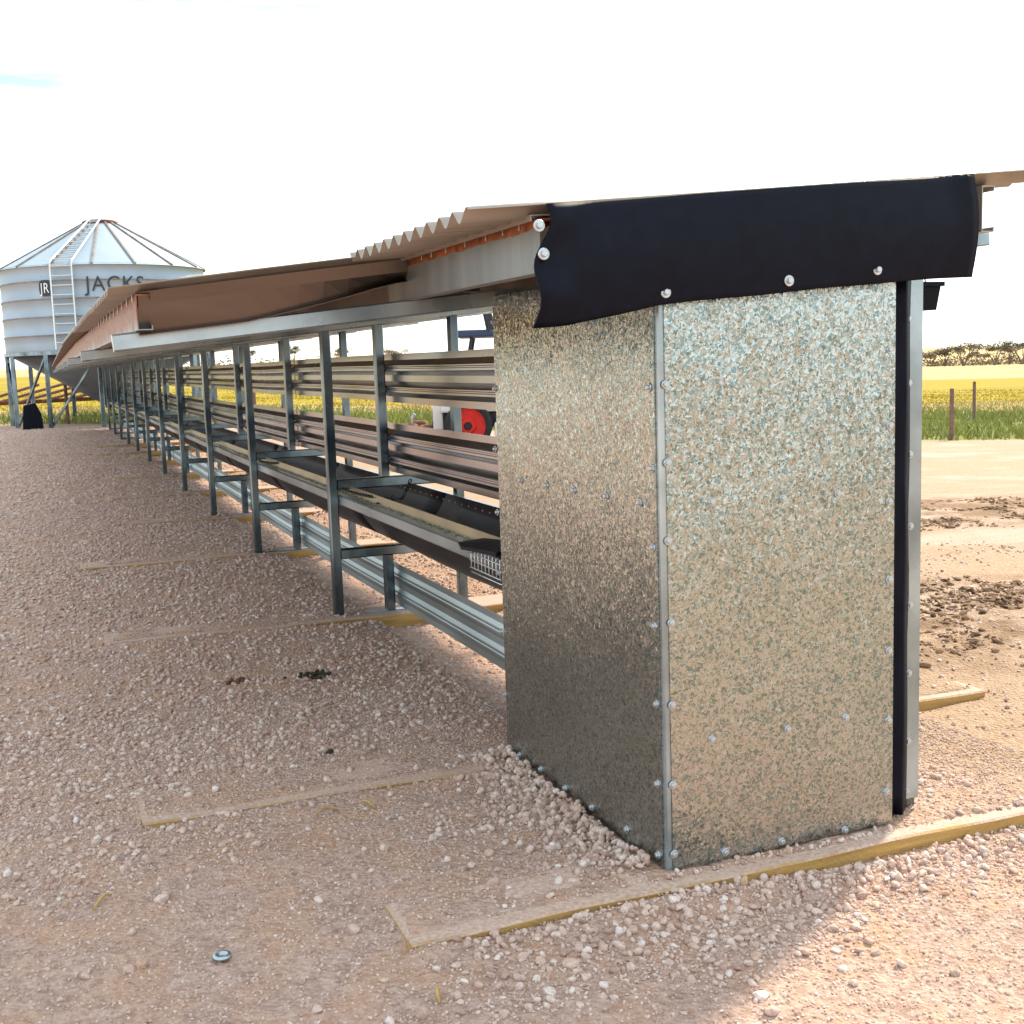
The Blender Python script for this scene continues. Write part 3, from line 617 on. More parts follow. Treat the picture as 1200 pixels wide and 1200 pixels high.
def make_pts(x0, x1, y0, y1, per, smin, smax, pw, dens=density, lift=.25):
    n = int((x1-x0)*(y1-y0)*per); x = rng.uniform(x0, x1, n); y = rng.uniform(y0, y1, n)
    k = rng.random(n) < dens(x, y); x, y = x[k], y[k]; s = smin+(smax-smin)*rng.random(len(x))**pw
    p = np.stack([x, y, gz(x, y)+s*lift], -1); k = inframe(p) & ~((x > 1.04) & (x < 1.62) & (y > Y0-.01) & (y < YB+.02))
    p, s = p[k], s[k]; r = np.stack([rng.normal(0, .35, len(s)), rng.normal(0, .35, len(s)), rng.uniform(0, 6.28, len(s))], -1); return p, s, r
PC = pebble_meshes('pebble', 10, 5); CC = pebble_meshes('clod', 6, 9, .42, .9)
sets = [make_pts(-.5, 1.95, 1.1, 5.0, 3600, .0035, .0115, 2.3), make_pts(-.6, 2.2, 5.0, 10, 2000, .006, .012, 1.8), make_pts(-1.2, 2.4, 10, 25, 700, .009, .015, 1.4),
        make_pts(-.5, 2.2, 1.1, 3.6, 26000, .0012, .0040, 1.7, lambda x, y: np.clip(.35+.6*density(x, y), 0, 1)),
        make_pts(1.55, 4.5, 1.1, 7, 1300, .003, .010, 2.6, lambda x, y: np.clip(.28+1.4*fbm(x*2, y*2, 15, 3), .03, 1)),
        make_pts(-.4, 1.6, 1.2, 3.4, 45, .010, .0145, 1.5, lambda x, y: .6+0*x)]
# a loose apron of stones against the foot of the side panel and along the end sleeper
def apron(n, fx, fy, smin, smax, lift):
    x = fx(n); y = fy(n); sz = smin+(smax-smin)*rng.random(n)**1.9; return np.stack([x, y, gz(x, y)+sz*.3+lift(x)], -1), sz, rng.uniform(0, 6, (n, 3))
sets.append(apron(900, lambda n: 1.05-np.abs(rng.normal(0, .075, n)), lambda n: rng.uniform(Y0+.03, YB, n), .0025, .013, lambda x: .010*np.maximum(0, 1-(1.05-x)/.08)))
sets.append(apron(600, lambda n: rng.uniform(.62, 1.75, n), lambda n: 1.872-np.abs(rng.normal(0, .05, n)), .002, .012, lambda x: 0*x))
sets.append(apron(90, lambda n: rng.uniform(1.07, 1.75, n), lambda n: rng.uniform(1.90, 1.937, n), .003, .009, lambda x: 0*x))
tag(scatter('gravel', np.concatenate([a[0] for a in sets]), np.concatenate([a[1] for a in sets]), np.concatenate([a[2] for a in sets]), PC), 'pale pink gravel spread over the yard')
def churn(x, y):
    D = x*LF.x+y*LF.y; L = x*LR.x+y*LR.y
    return np.clip((sst(6.5, 7, D)*sst(8.6, 8.1, D)+sst(3.6, 4.0, D)*sst(5.2, 4.9, D)*.8)*sst(.8, 1.3, L)*(fbm(x*2.2, y*2.2, 33, 3)*4+.35), 0, 1)
p, s, r = make_pts(1.8, 9, 2.0, 9, 2600, .004, .020, 3.2, churn, .1)
tag(scatter('soil_clods', p, s, r, CC), 'dark churned soil clods beyond the shed')

# ------------------------------------------------------------------ small litter on the gravel
def litter(name, px, py, build, mats, label, cat, group=None, dz=0):
    c = hit(px, py, 'Z', 0); c.z = gzf(c.x, c.y)+dz; mb = MB(); build(mb, c); single(name, mb, mats, label, cat, group, True, c)
def stalk(dx, dy, r_=.0024, arc=.006):
    def f(mb, c): mb.tube([c+Vector((dx*t, dy*t+.012*math.sin(t*3), .0055+arc*math.sin(t*math.pi))) for t in np.linspace(0, 1, 7)], [r_]*6+[r_*.5], 5)
    return f
litter('straw_stalk', 110, 1062, stalk(.035, .05), MT['straw'], 'bent straw stalk lying on bare dust at lower left', 'straw', 'straw stalks')
litter('straw_stalk', 440, 950, stalk(-.02, .05), MT['straw'], 'thin straw stalk in front of the dusty rear sleeper', 'straw', 'straw stalks')
litter('straw_stalk', 372, 957, stalk(.05, .004), MT['straw'], 'short straw piece lying flat left of the longer stalk', 'straw', 'straw stalks')
litter('straw_stalk', 515, 1172, stalk(.012, .035), MT['straw'], 'pale straw stalk lowest in the picture', 'straw', 'straw stalks')
def lump(rx, ry, rz, n, sd, rad=.007):
    def f(mb, c):
        r = random.Random(sd)
        for i in range(n):
            p = c+Vector((r.gauss(0, rx), r.gauss(0, ry), rz*r.random())); s = rad*r.uniform(.7, 1.3)
            mb.lathe([(s*.3,-s*.7),(s*.9,-s*.3),(s,0),(s*.8,s*.5),(s*.25,s*.75)], p, 7)
    return f
litter('sheep_dung', 370, 790, lump(.028, .022, .016, 26, 2), MT['dung'], 'dark clump of sheep dung on the shaded gravel', 'dung')
litter('sheep_dung', 385, 882, lump(.006, .006, .006, 4, 4), MT['dung'], 'tiny dark dung pellets nearer than the big clump', 'dung')
litter('rust_flake', 278, 797, lump(.026, .010, .004, 12, 5, .008), MT['oldrust'], 'orange brown rusty flakes on the gravel', 'rust flake')
def washer(mb, c): mb.lathe([(.006,.006),(.006,.011),(.014,.012),(.0165,.009),(.0165,.006)], c, 20)
litter('bottle_cap', 260, 1118, washer, MT['low'], 'small round grey metal cap lying on the dust', 'cap')

# ------------------------------------------------------------------ chains, wire basket and bucket on the shed
def chain(pts, label, s=.0095):
    mb = MB(); pts = [Vector(p) for p in pts]; L_ = [0]
    for a, b in zip(pts[:-1], pts[1:]): L_.append(L_[-1]+(b-a).length)
    n = max(3, int(L_[-1]/(s*1.55)))
    def at(d):
        for i in range(len(pts)-1):
            if d <= L_[i+1]+1e-9: return pts[i].lerp(pts[i+1], (d-L_[i])/(L_[i+1]-L_[i])), (pts[i+1]-pts[i]).normalized()
        return pts[-1], (pts[-1]-pts[-2]).normalized()
    for k in range(n):
        c, t = at(L_[-1]*(k+.5)/n); ref = Vector((0,0,1)) if abs(t.z) < .8 else Vector((1,0,0)); a = t.cross(ref).normalized(); b = t.cross(a)
        u = (a if k % 2 else b)
        mb.tube([c+t*(s*1.05*math.cos(q))+u*(s*.55*math.sin(q)) for q in np.linspace(0, 2*math.pi, 9)[:-1]], .0022, 5, closed=True)
    single('chain', mb, MT['dark'], label, 'chain', 'chains on the trough', True, pts[0])
def sagl(a, b, d, n=10): a = Vector(a); b = Vector(b); return [a.lerp(b, t)-Vector((0,0,d*4*t*(1-t))) for t in np.linspace(0, 1, n)]
chain(sagl((1.098,4.60,.520), (1.17,4.02,.532), .012)+sagl((1.17,4.01,.53), (1.19,3.97,.60), 0, 4)[1:], 'dark chain looped from the first open front post over the trough')
chain([(1.215,4.30,.511),(1.213,4.29,.47),(1.20,4.27,.440),(1.17,4.24,.50),(1.128,4.20,.500)], 'short dark chain hanging into the trough beside the looped one')
chain(sagl((1.098,6.47,.510), (1.15,6.02,.530), .010), 'small dark chain at the second open front post')
wb = empty('wire_basket', (1.06, 2.94, .43), 'black lidded wire basket hooked on the trough beside the box', 'basket')
mb = MB(); X_ = 1.066
for i in range(9): y = 2.80+i*.027; mb.tube([(X_+.022,y,.500),(X_,y,.496),(X_-.001,y,.447),(X_+.004,y,.438),(X_+.022,y,.436)], .0017, 5)
for z in (.486, .467, .447): mb.tube([(X_-.002, 2.79, z), (X_-.002, 3.022, z), (X_+.022, 3.026, z)], .0019, 5)
mb.tube([(X_+.022,2.79,.4335),(X_+.002,2.80,.4335),(X_+.002,3.02,.4335),(X_+.022,3.024,.4335)], .0024, 5)
part('wire_cage', mb, MT['wire'], wb, True)
mb = MB(); mb.add([(1.052,2.79,.520),(1.052,3.06,.500),(1.075,3.15,.4975),(1.15,3.10,.512),(1.15,2.79,.540),(1.052,2.79,.509),(1.052,3.06,.491),(1.075,3.15,.4935),(1.15,3.10,.500),(1.15,2.79,.528)],
                  [(0,1,2,3,4),(9,8,7,6,5),(0,5,6,1),(1,6,7,2),(2,7,8,3),(3,8,9,4),(4,9,5,0)]); part('lid', mb, MT['rubber'], wb)
bk = empty('black_bucket', (1.80, 2.12, 1.06), 'black plastic bucket hung under the roof right of the end panel', 'bucket')
mb = MB(); cx, cy = 1.795, 2.14
def sq(h, z): return [(cx-h, cy-h, z), (cx+h, cy-h, z), (cx+h, cy+h, z), (cx-h, cy+h, z)]
mb.add(sq(.040,1.078)+sq(.046,1.128)+sq(.040,1.128)+sq(.036,1.084), [(3,2,1,0)]+[(i,(i+1)%4,4+(i+1)%4,4+i) for i in range(4)]+[(4+i,4+(i+1)%4,8+(i+1)%4,8+i) for i in range(4)]+[(8+i,8+(i+1)%4,12+(i+1)%4,12+i) for i in range(4)]+[(12,13,14,15)])
part('tub', mb, MT['rubber'], bk)
mb = MB(); mb.box(cx-.052, cx+.052, cy-.052, cy+.052, 1.1285, 1.138); part('rim', mb, MT['rubber'], bk)
mb = MB(); mb.tube([(cx-.046,cy,1.136),(cx-.03,cy,1.19),(cx,cy,1.228),(cx+.03,cy,1.19),(cx+.046,cy,1.136)], .002, 5); part('handle', mb, MT['wire'], bk)

# ------------------------------------------------------------------ grain silo beyond the far end
SX, SY, SR = 1.52, 26.45, 2.0
silo = empty('grain_silo', (SX, SY, -.02), 'pale galvanised grain silo on legs with conical roof and ladder', 'silo')
MT['silo'] = simple('silo_sheet', (.30,.37,.43), .5, .25, .10, 1.2); MT['seam'] = simple('silo_seam', (.22,.19,.17), .7, .2, .3, 6)
prof = [(SR, 1.44)]; zs = [1.44, 1.77, 2.12, 2.46, 2.80, 3.10]
for a, b in zip(zs[:-1], zs[1:]): prof += [(SR+.002, a+.01), (SR+.002, (a+b)/2), (SR+.002, b-.012), (SR+.012, b-.006), (SR+.012, b+.006)]
mb = MB(); mb.lathe(prof, (SX, SY, 0), 72, caps=False); wall = part('wall', mb, MT['silo'], silo, True)
mb = MB(); mb.lathe([(SR+.06, 3.085), (.34, 4.055)], (SX, SY, 0), 48, caps=False); roof = part('roof', mb, MT['silo'], silo, True)
for z in zs[1:]: mb = MB(); mb.lathe([(SR+.010,z-.012),(SR+.018,z-.012),(SR+.018,z+.012),(SR+.010,z+.012)], (SX, SY, 0), 72, caps=False); part('seam', mb, MT['seam'], wall)
mb = MB(); mb.lathe([(.33,4.04),(.36,4.10),(.30,4.13),(.05,4.15)], (SX, SY, 0), 24); part('cap', mb, MT['oldrust'], roof, True)
for k in range(16):
    a = R(-9+22.5*k); c, s_ = math.sin(a), -math.cos(a); mb = MB(); mb.bar((SX+c*(SR+.05), SY+s_*(SR+.05), 3.105), (SX+c*.34, SY+s_*.34, 4.07), .04, .03); part('rib', mb, MT['seam'], roof)
mb = MB(); mb.lathe([(SR-.02, 1.44), (.16, .36), (.15, .30)], (SX, SY, 0), 48); part('hopper', mb, simple('hopper_sheet', (.10,.105,.11), .6, .3, .2, 3), silo, True)
mb = MB(); mb.lathe([(SR+.03,1.40),(SR+.05,1.40),(SR+.05,1.47),(SR+.03,1.47)], (SX, SY, 0), 72, caps=False); part('ring_beam', mb, MT['steel'], silo)
for k in range(12):
    a = R(-9+30*k); c, s_ = math.sin(a), -math.cos(a); p_ = (SX+c*(SR+.01), SY+s_*(SR+.01)); mb = MB(); mb.bar((*p_, -.1), (*p_, 1.42), .085); part('leg', mb, MT['steel'], silo)
for (k0, k1, z0, z1) in ((-2, -1, 0, 1.4), (-1, 0, 0, 1.4), (-3, -2, 1.3, .1)):
    a, b = R(-9+30*k0), R(-9+30*k1); mb = MB(); mb.bar((SX+math.sin(a)*SR, SY-math.cos(a)*SR, z0), (SX+math.sin(b)*SR, SY-math.cos(b)*SR, z1), .045); part('brace', mb, MT['steel'], silo)
def cyl(ang, z, off=.03): return Vector((SX+math.sin(ang)*(SR+off), SY-math.cos(ang)*(SR+off), z))
a0, a1 = R(-30.5), R(-19)
mb = MB()
for a in (a0, a1): mb.tube([cyl(a, 1.5, .10), cyl(a, 3.15, .10)], .018, 6)
lad = part('ladder', mb, MT['wire'], silo)
for i in range(9): mb = MB(); z = 1.62+i*.18; mb.tube([cyl(a0, z, .10), cyl(a1, z, .10)], .014, 6); part('rung', mb, MT['wire'], lad)
mb = MB()
for a in (a0, a1):
    q = cyl(a, 3.15, .10); ap_ = Vector((SX-.22 if a == a0 else SX-.02, SY-.34, 4.12)); mb.tube([q, ap_], .018, 6)
rl = part('roof_ladder', mb, MT['wire'], roof)
for i in range(10): t = (i+.5)/10; mb = MB(); mb.tube([cyl(a0, 3.15, .10).lerp(Vector((SX-.22, SY-.34, 4.12)), t), cyl(a1, 3.15, .10).lerp(Vector((SX-.02, SY-.34, 4.12)), t)], .013, 6); part('rung', mb, MT['wire'], rl)
def lettering(txt, ang0, z, size, stretch, name, mt, off=.028, shear=.0):
    cu = bpy.data.curves.new('t', 'FONT'); cu.body = txt; cu.size = size; cu.extrude = .0; cu.space_character = 1.12; cu.shear = shear; cu.offset = .0
    ob = bpy.data.objects.new('t', cu); COL.objects.link(ob); bpy.context.view_layer.update()
    me = bpy.data.meshes.new_from_object(ob.evaluated_get(bpy.context.evaluated_depsgraph_get())); bpy.data.objects.remove(ob)
    bm = bmesh.new(); bm.from_mesh(me)
    bmesh.ops.subdivide_edges(bm, edges=[e for e in bm.edges if e.calc_length() > .08], cuts=2)
    for v in bm.verts: v.co = cyl(ang0+v.co.x*stretch/SR, z+v.co.y, off)-WL[silo.name]
    bm.to_mesh(me); bm.free(); me.materials.clear(); me.materials.append(mt); return link(name, me, wall, WL[silo.name])
lettering('JACKS', R(-13.2), 2.585, .40, .92, 'lettering', MT['logo'])
mb = MB(); n = 20
ring = [(.135*math.copysign(abs(math.cos(t))**.55, math.cos(t)), .15*math.copysign(abs(math.sin(t))**.55, math.sin(t))) for t in np.linspace(0, 2*math.pi, n, endpoint=False)]
mb.add([cyl(R(-35.5)+u/SR, 2.67+v, .026) for u, v in ring]+[cyl(R(-35.5), 2.67, .026)], [(i, (i+1) % n, n) for i in range(n)]); part('emblem', mb, MT['logo'], wall)
lettering('JR', R(-38.4), 2.575, .27, .75, 'emblem_letters', MT['white'], .034)

# ------------------------------------------------------------------ things under and beside the silo
def gp(px, py, z=0): return hit(px, py, 'Z', z)
c = Vector((-.10, 24.75, gzf(-.1, 24.75)))
mb = MB(); mb.add([c+Vector(p) for p in ((-.16,-.1,-.02),(.22,-.1,-.02),(.22,.2,-.02),(-.16,.2,-.02),(-.12,-.08,.46),(.10,-.08,.50),(.19,-.06,.30),(.19,.16,.30),(.10,.16,.50),(-.12,.16,.46))],
       [(3,2,1,0),(0,1,6,5,4),(2,3,9,8,7),(1,2,7,6),(6,7,8,5),(5,8,9,4),(4,9,3,0)]); single('black_hopper_bin', mb, MT['rubber'], 'black slope-topped bin standing by the silo legs', 'bin', base=c)
pl = empty('rusty_plough', (.2, 29.5, 0), 'old rusty tined plough lying in grass behind the silo', 'plough')
for i in range(7):
    mb = MB(); x = -1.5+i*.55; mb.bar((x, 29.0, .38+.02*i), (x+1.6, 30.4, .80), .06); part('tine', mb, MT['oldrust'], pl)
mb = MB(); mb.bar((-1.6, 29.2, .42), (3.0, 29.4, .46), .09); part('beam', mb, MT['oldrust'], pl)
for x in (-1.2, .3, 1.6, 2.6): mb = MB(); mb.bar((x, 29.25, -.05), (x, 29.25, .44), .06); part('leg', mb, MT['oldrust'], pl)
mb = MB(); r = random.Random(5); g0 = Vector((-.78, 20.6, gzf(-.78, 20.6)-.01))
for i in range(70):
    a = r.uniform(0, 6.28); q = g0+Vector((r.gauss(0, .10), r.gauss(0, .10), 0)); h = r.uniform(.03, .09); dx = Vector((math.cos(a), math.sin(a), 0))*.02
    mb.add([q-dx*.4, q+dx*.4, q+Vector((r.gauss(0,.03), r.gauss(0,.03), h))], [(0,1,2)])
single('weed_tuft', mb, MT['leafg'], 'small green weed on the gravel edge by the silo', 'weed', base=g0)

# ------------------------------------------------------------------ small tractor and old engine seen through the shed
tw = Vector((4.74, 13.3, 0)); tr = empty('small_tractor', (5.3, 13.3, 0), 'small white tractor with red wheels behind the shed', 'tractor')
ex = Vector((.93, -.37, 0)); ey = Vector((.37, .93, 0))      # nose points left
def TP(a, b, z): p = tw+ex*a+ey*b; return (p.x, p.y, z+gzf(p.x, p.y)*.0)
def tbox(a0, a1, b0, b1, z0, z1, name, mt, tp=0):
    mb = MB(); mb.add([TP(a0,b0,z0),TP(a1,b0,z0),TP(a1,b1,z0),TP(a0,b1,z0),TP(a0+tp,b0+.03*bool(tp),z1),TP(a1,b0+.03*bool(tp),z1),TP(a1,b1-.03*bool(tp),z1),TP(a0+tp,b1-.03*bool(tp),z1)], [(0,3,2,1),(4,5,6,7),(0,1,5,4),(1,2,6,5),(2,3,7,6),(3,0,4,7)])
    o = part(name, mb, MT[mt], tr); m = o.modifiers.new('b', 'BEVEL'); m.width = .02; m.segments = 2; return o
def wheel(a, b, rad, wd):
    root = None; ax = ey
    def ringpts(r_, d): return [Vector(TP(a, b, rad))+ax*d+(ex*math.cos(t)+Vector((0,0,1))*math.sin(t))*r_ for t in np.linspace(0, 2*math.pi, 28, endpoint=False)]
    def lt(prof):
        mb = MB(); vs = []
        for r_, d in prof: vs += ringpts(r_, d)
        n = 28; mb.add(vs, [(i*n+k, i*n+(k+1)%n, (i+1)*n+(k+1)%n, (i+1)*n+k) for i in range(len(prof)-1) for k in range(n)]+([tuple(range(n-1,-1,-1)), tuple((len(prof)-1)*n+k for k in range(n))] if prof[0][0] < rad*.3 else [])); return mb
    t = part('tyre', lt([(rad*.72,-wd*.42),(rad*.9,-wd*.5),(rad,-wd*.32),(rad,wd*.32),(rad*.9,wd*.5),(rad*.72,wd*.42)]), MT['tyre'], tr, False)
    part('rim', lt([(rad*.02,-wd*.50),(rad*.30,-wd*.50),(rad*.36,-wd*.36),(rad*.62,-wd*.40),(rad*.73,-wd*.47),(rad*.73,wd*.4)]), MT['red'], t)
    part('hub', lt([(rad*.02,-wd*.74),(rad*.12,-wd*.74),(rad*.17,-wd*.5)]), MT['dark'], t)
wheel(0, -.42, .275, .17); wheel(0, .42, .275, .17); wheel(1.25, -.48, .42, .26); wheel(1.25, .48, .42, .26)
tbox(-.32, .75, -.22, .22, .42, .84, 'bonnet', 'white', .04); tbox(-.30, 1.5, -.14, .14, .24, .42, 'chassis', 'dark'); tbox(.86, 1.62, -.62, -.36, .80, .88, 'mudguard', 'white'); tbox(.86, 1.62, .36, .62, .80, .88, 'mudguard', 'white')
tbox(-.42, -.30, -.14, .16, .22, .72, 'front_guard', 'white'); tbox(.30, .62, -.50, -.20, .14, .30, 'step', 'white'); tbox(1.05, 1.45, -.22, .22, .84, .96, 'seat', 'navy'); tbox(1.38, 1.48, -.22, .22, .96, 1.34, 'seat_back', 'navy'); tbox(.60, .78, -.2, .2, .84, 1.16, 'dash', 'navy', .05)
tbox(-.10, 1.2, -.42, .42, 1.275, 1.36, 'canopy_tray', 'navy')
for b in (-.38, .38):
    for a in (-.02, .55): mb = MB(); mb.bar(TP(a, b, .4 if a > .3 else .8), TP(a+.1, b, 1.30), .035); part('stay', mb, MT['dark'], tr)
    mb = MB(); mb.bar(TP(.30, b, 1.32), TP(.22, b, 1.75), .09, .06); mb.bar(TP(.22, b, 1.74), TP(1.4, b, 1.78), .06); mb.bar(TP(1.4, b, .5), TP(1.4, b, 1.78), .06); part('roll_frame', mb, MT['dark'], tr)
mb = MB(); p0 = Vector(TP(.66, 0, 1.16)); mb.tube([p0+ey*(.17*math.cos(t))+ex*(.04*math.sin(t))+Vector((0,0,.17*math.sin(t)*.5)) for t in np.linspace(0, 2*math.pi, 18, endpoint=False)], .014, 6, closed=True); part('steering_wheel', mb, MT['dark'], tr)
ce = gp(492, 505, .0); ce = Vector((tw.x, tw.y, 0))-ex*.62; ce.z = gzf(ce.x, ce.y)
en = empty('rusty_engine', tuple(ce), 'rusty old stationary engine on skids beside the small tractor', 'engine')
def EP(a, b, z): p = ce+ex*a+ey*b; return Vector((p.x, p.y, ce.z+z))
def cyl_h(a0, a1, b, z, r_, name, mt):
    mb = MB(); vs = []; n = 20; pr = [(r_*.55, a0), (r_*.9, a0+.01), (r_, a0+.04), (r_, a1-.04), (r_*.9, a1-.01), (r_*.5, a1)]
    for q, a in pr: vs += [EP(a, b, z)+(ey*math.cos(t)+Vector((0,0,1))*math.sin(t))*q for t in np.linspace(0, 2*math.pi, n, endpoint=False)]
    mb.add(vs, [(i*n+k, i*n+(k+1)%n, (i+1)*n+(k+1)%n, (i+1)*n+k) for i in range(len(pr)-1) for k in range(n)]+[tuple(range(n-1,-1,-1)), tuple((len(pr)-1)*n+k for k in range(n))]); part(name, mb, MT[mt], en)
cyl_h(-.22, .02, 0, .30, .13, 'tank', 'oldrust'); cyl_h(.00, .20, .04, .26, .15, 'crankcase', 'oldrust'); cyl_h(.18, .34, .0, .36, .12, 'cylinder_head', 'dark'); cyl_h(-.06, .10, .1, .40, .06, 'silencer', 'oldrust')
mb = MB(); mb.tube([EP(-.05, 0, .40), EP(-.05, 0, .50), EP(-.02, 0, .54)], .022, 8); part('filler_pipe', mb, MT['wire'], en)
for b in (-.14, .14): mb = MB(); mb.bar(EP(-.3, b, .05), EP(.36, b, .05), .06); part('skid', mb, MT['oldrust'], en)
for a in (-.16, .1, .26): mb = MB(); mb.bar(EP(a, 0, .05), EP(a, 0, .2), .12); mb.bar(EP(a, -.16, .07), EP(a, .16, .07), .05); part('mount', mb, MT['oldrust'], en)

# ------------------------------------------------------------------ wire fence
def gpt(px, D): 
    L = (px-600)/FPX*D/math.cos(PIT); x, y = DL(D, L); return Vector((x, y, gzf(x, y)))
fence = empty('wire_fence', tuple(gpt(1114, 19.6)), 'wire fence with split timber posts along the yellow field', 'fence')
def fpost(p, h, r0, tilt=0):
    mb = MB(); rr = random.Random(int(p.x*100)); n = 9
    prof = [(r0*1.05,-.25),(r0,.0),(r0*.97,h*.5),(r0*.92,h-.01),(r0*.7,h)]; vs = []
    for i, (q, z) in enumerate(prof): vs += [(p.x+tilt*z+q*(1+.12*math.sin(k*2.3+1))*math.cos(6.283*k/n), p.y+q*(1+.12*math.sin(k*1.7))*math.sin(6.283*k/n), p.z+z) for k in range(n)]
    mb.add(vs, [(i*n+k, i*n+(k+1)%n, (i+1)*n+(k+1)%n, (i+1)*n+k) for i in range(4) for k in range(n)]+[tuple(4*n+k for k in range(n))]); part('post', mb, MT['post'], fence)
FP = [gpt(1114, 19.6)]
for L_ in (3.2, -.9, -5.0, -9.2, -13.4): x, y = DL(22.05-.33*L_-.1, L_); FP.append(Vector((x, y, gzf(x, y))))
FB = gpt(1140, 25.2); x, y = DL(33, 13.6); FB2 = Vector((x, y, gzf(x, y)))
for p in FP: fpost(p, .86, .036 if p != FP[0] else .036)
fpost(FB, .86, .034)
for z in (.18, .36, .54, .72):
    mb = MB(); mb.tube([p+Vector((0,0,z)) for p in [FB]+FP], .0016, 4); part('wire', mb, MT['dark'], fence)

# ------------------------------------------------------------------ grass verge, crop, trees
def blades(name, n, Dr, Lw, hr, wd, mts, label, sd, dens=None, clump=0):
    r = np.random.default_rng(sd); D = r.uniform(*Dr, n); L = r.uniform(-1, 1, n)*(Lw*D+1.5); x = LF.x*D+LR.x*L; y = LF.y*D+LR.y*L
    k = np.ones(n, bool)
    if dens is not None: k = r.random(n) < dens(D, L, x, y)
    x, y = x[k], y[k]; n = len(x); z = gz(x, y)-.01; h = r.uniform(*hr, n)*(.5+1.2*np.clip(.5+2*fbm(x*.9, y*.9, sd, 3), 0, 1)); a = r.uniform(0, 6.28, n)
    dx, dy = np.cos(a)*wd, np.sin(a)*wd; lx, ly = r.normal(0, .35, n)*h, r.normal(0, .35, n)*h
    v = np.stack([np.stack([x-dx, y-dy, z], -1), np.stack([x+dx, y+dy, z], -1), np.stack([x+lx*.4+dx*.8, y+ly*.4+dy*.8, z+h*.6], -1), np.stack([x+lx, y+ly, z+h], -1)], 1).reshape(-1, 3)
    i = np.arange(n)*4; f = np.concatenate([np.stack([i, i+1, i+2], -1), np.stack([i, i+2, i+3], -1)]).astype(np.int32)
    me = bpy.data.meshes.new(name); me.vertices.add(len(v)); me.vertices.foreach_set('co', v.astype(np.float32).ravel()); me.loops.add(f.size); me.loops.foreach_set('vertex_index', f.ravel())
    me.polygons.add(len(f)); me.polygons.foreach_set('loop_start', np.arange(0, f.size, 3, dtype=np.int32)); 
    for m in mts: me.materials.append(m)
    me.polygons.foreach_set('material_index', np.tile(r.integers(0, len(mts), n), 2).astype(np.int32)); me.update()
    return tag(link(name, me), label, None, None, 'stuff')
MT['stub'] = simple('dry_stem', (.46,.35,.14), .8, 0, .2, .6)
MT['leafg2'] = simple('pale_grass', (.27,.27,.06), .7, 0, .3, .7)
edge = lambda D, L, x, y: sst(21.7, 22.4, D+.33*L+.6*fbm(x*.7, y*.7, 3, 3))*(.75+.5*fbm(x*.6, y*.6, 8, 3))
blades('verge_grass', 42000, (17.5, 30), .50, (.06, .20), .014, [MT['leafg'], MT['leafg2'], MT['leafg2']], 'rough green grass along the fence', 4, edge)
blades('stubble', 22000, (28.5, 37), .50, (.03, .10), .016, [MT['stub'], MT['straw'], MT['stub'], MT['leafg2']], 'pale dry stubble strip beyond the grass', 5)
blades('yellow_crop', 30000, (36.3, 52), .50, (.02, .06), .03, [MT['leafy']], 'ripening yellow crop in the field', 6)

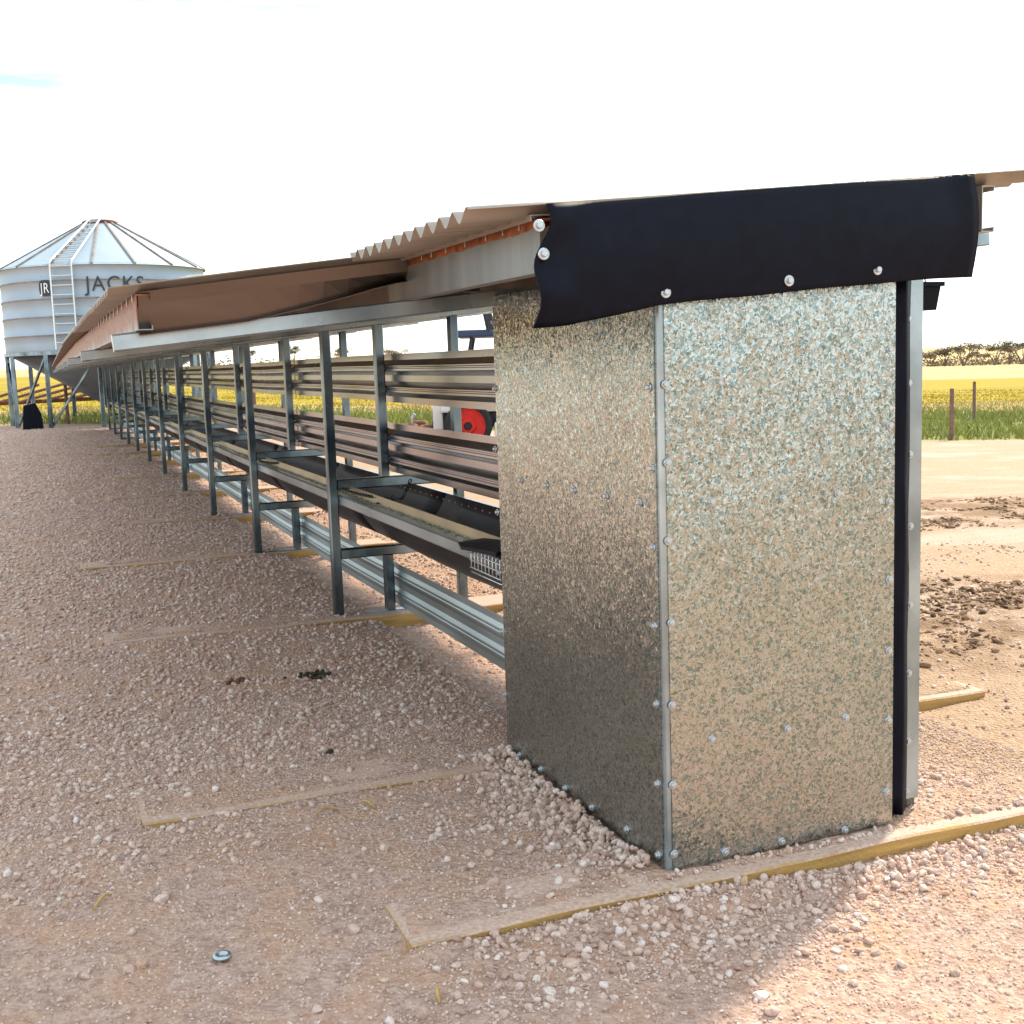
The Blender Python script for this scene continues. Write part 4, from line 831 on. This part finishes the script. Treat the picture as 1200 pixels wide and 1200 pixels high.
MT['gum1'] = simple('gum_leaf_olive', (.13,.105,.05), .7, 0, .35, .5); MT['gum2'] = simple('gum_leaf_brown', (.24,.17,.09), .7, 0, .3, .5); MT['gum3'] = simple('gum_leaf_dark', (.07,.075,.045), .7, 0, .3, .5)
def tree(px, D, h, wd, sd, label, m):
    r = random.Random(sd); b = gpt(px, D); t = empty('mallee_tree', tuple(b), label, 'tree', 'trees along the far edge of the field'); mb = MB(); tips = []
    for i in range(r.randint(3, 5)):
        a = r.uniform(0, 6.28); q = Vector((math.cos(a)*wd*r.uniform(.15, .40), math.sin(a)*wd*r.uniform(.15, .40), h*r.uniform(.60, .80)))
        mb.tube([b+Vector((0,0,-.3)), b+q*.35+Vector((r.gauss(0,.1),0,.1)), b+q*.75, b+q], [.16, .12, .08, .03], 6); tips.append(q)
    part('trunk', mb, MT['bark'], t)
    cb = MB(); lobes = [(q+Vector((0,0,h*.06)), wd*r.uniform(.16, .26), h*r.uniform(.10, .17)) for q in tips]
    for i in range(5): a = r.uniform(0, 6.28); rr = wd*r.uniform(0, .42); lobes.append((Vector((math.cos(a)*rr, math.sin(a)*rr, h*r.uniform(.58, .88))), wd*r.uniform(.10, .22), h*r.uniform(.07, .14)))
    for c_, rx, rz in lobes:
        for i in range(130):
            u = Vector((r.gauss(0,1), r.gauss(0,1), r.gauss(0,1))).normalized()*(r.random()**.4); p = b+c_+Vector((u.x*rx, u.y*rx, u.z*rz))
            s_ = r.uniform(.10, .26); e1 = Vector((r.gauss(0,1), r.gauss(0,1), r.gauss(0,.6))).normalized()*s_; e2 = Vector((r.gauss(0,1), r.gauss(0,1), r.gauss(0,1))).normalized()*s_*.6
            cb.add([p-e1, p+e2, p+e1, p-e2], [(0,1,2,3)], 0 if r.random() < .7 else 1)
    part('crown', cb, [MT[m], MT['gum3' if m != 'gum3' else 'gum1']], t)
TL = [(1066,262,3.6,7,'gum2','low brown mallee tree just right of the shed end post'),(1088,270,3.5,7,'gum2','second low brown mallee tree right of the shed'),(1106,258,4.3,7.5,'gum1','rounded brown-olive mallee tree above the nearer fence post'),
      (1127,252,5.0,8.5,'gum1','taller mallee with a wide flat crown and open stems'),(1146,285,3.4,6,'gum2','small faint mallee in the gap between two flat-crowned ones'),(1163,250,5.2,9,'gum1','large flat-crowned mallee right of the further fence post'),
      (1180,262,4.6,7,'gum2','brownish mallee behind the large flat-crowned one'),(1196,250,5.4,8,'gum3','dark dense mallee at the right picture edge'),(1216,256,5.0,8,'gum1','mallee crown cut by the right picture edge'),
      (352,300,5.6,6,'gum1','mallee crown showing above the dividing sheet near the second open frame'),(300,310,4.2,6,'gum1','low mallee crown seen over the far dividing sheets'),(412,300,4.6,7,'gum2','mallee crown seen left of the tall sky gap'),(470,305,4.4,7,'gum2','mallee crown low in the sky gap left of the box')]
for i, (px, D, h, wd, m, lb) in enumerate(TL): tree(px, D, h, wd, 50+i, lb, m)
# low scrub joining the trees at the far edge
v = MB(); r = random.Random(77)
for i in range(5200):
    px = r.uniform(1040, 1240) if i % 2 else r.uniform(120, 560); D = r.uniform(262, 285); b = gpt(px, D); h = abs(r.gauss(0, 1.0))*(.6+.8*abs(math.sin(px*.06))); s_ = r.uniform(.15, .4)
    p = b+Vector((0,0,h)); e1 = Vector((r.gauss(0,1), r.gauss(0,1), r.gauss(0,.5))).normalized()*s_; e2 = Vector((0, r.gauss(0,1), r.gauss(0,1))).normalized()*s_*.7
    v.add([p-e1, p+e2, p+e1, p-e2], [(0,1,2,3)], r.randint(0, 1))
tag(link('scrub', v.mesh('scrub', [MT['gum2'], MT['gum1']])), 'low brown scrub along the far edge of the field', None, None, 'stuff')
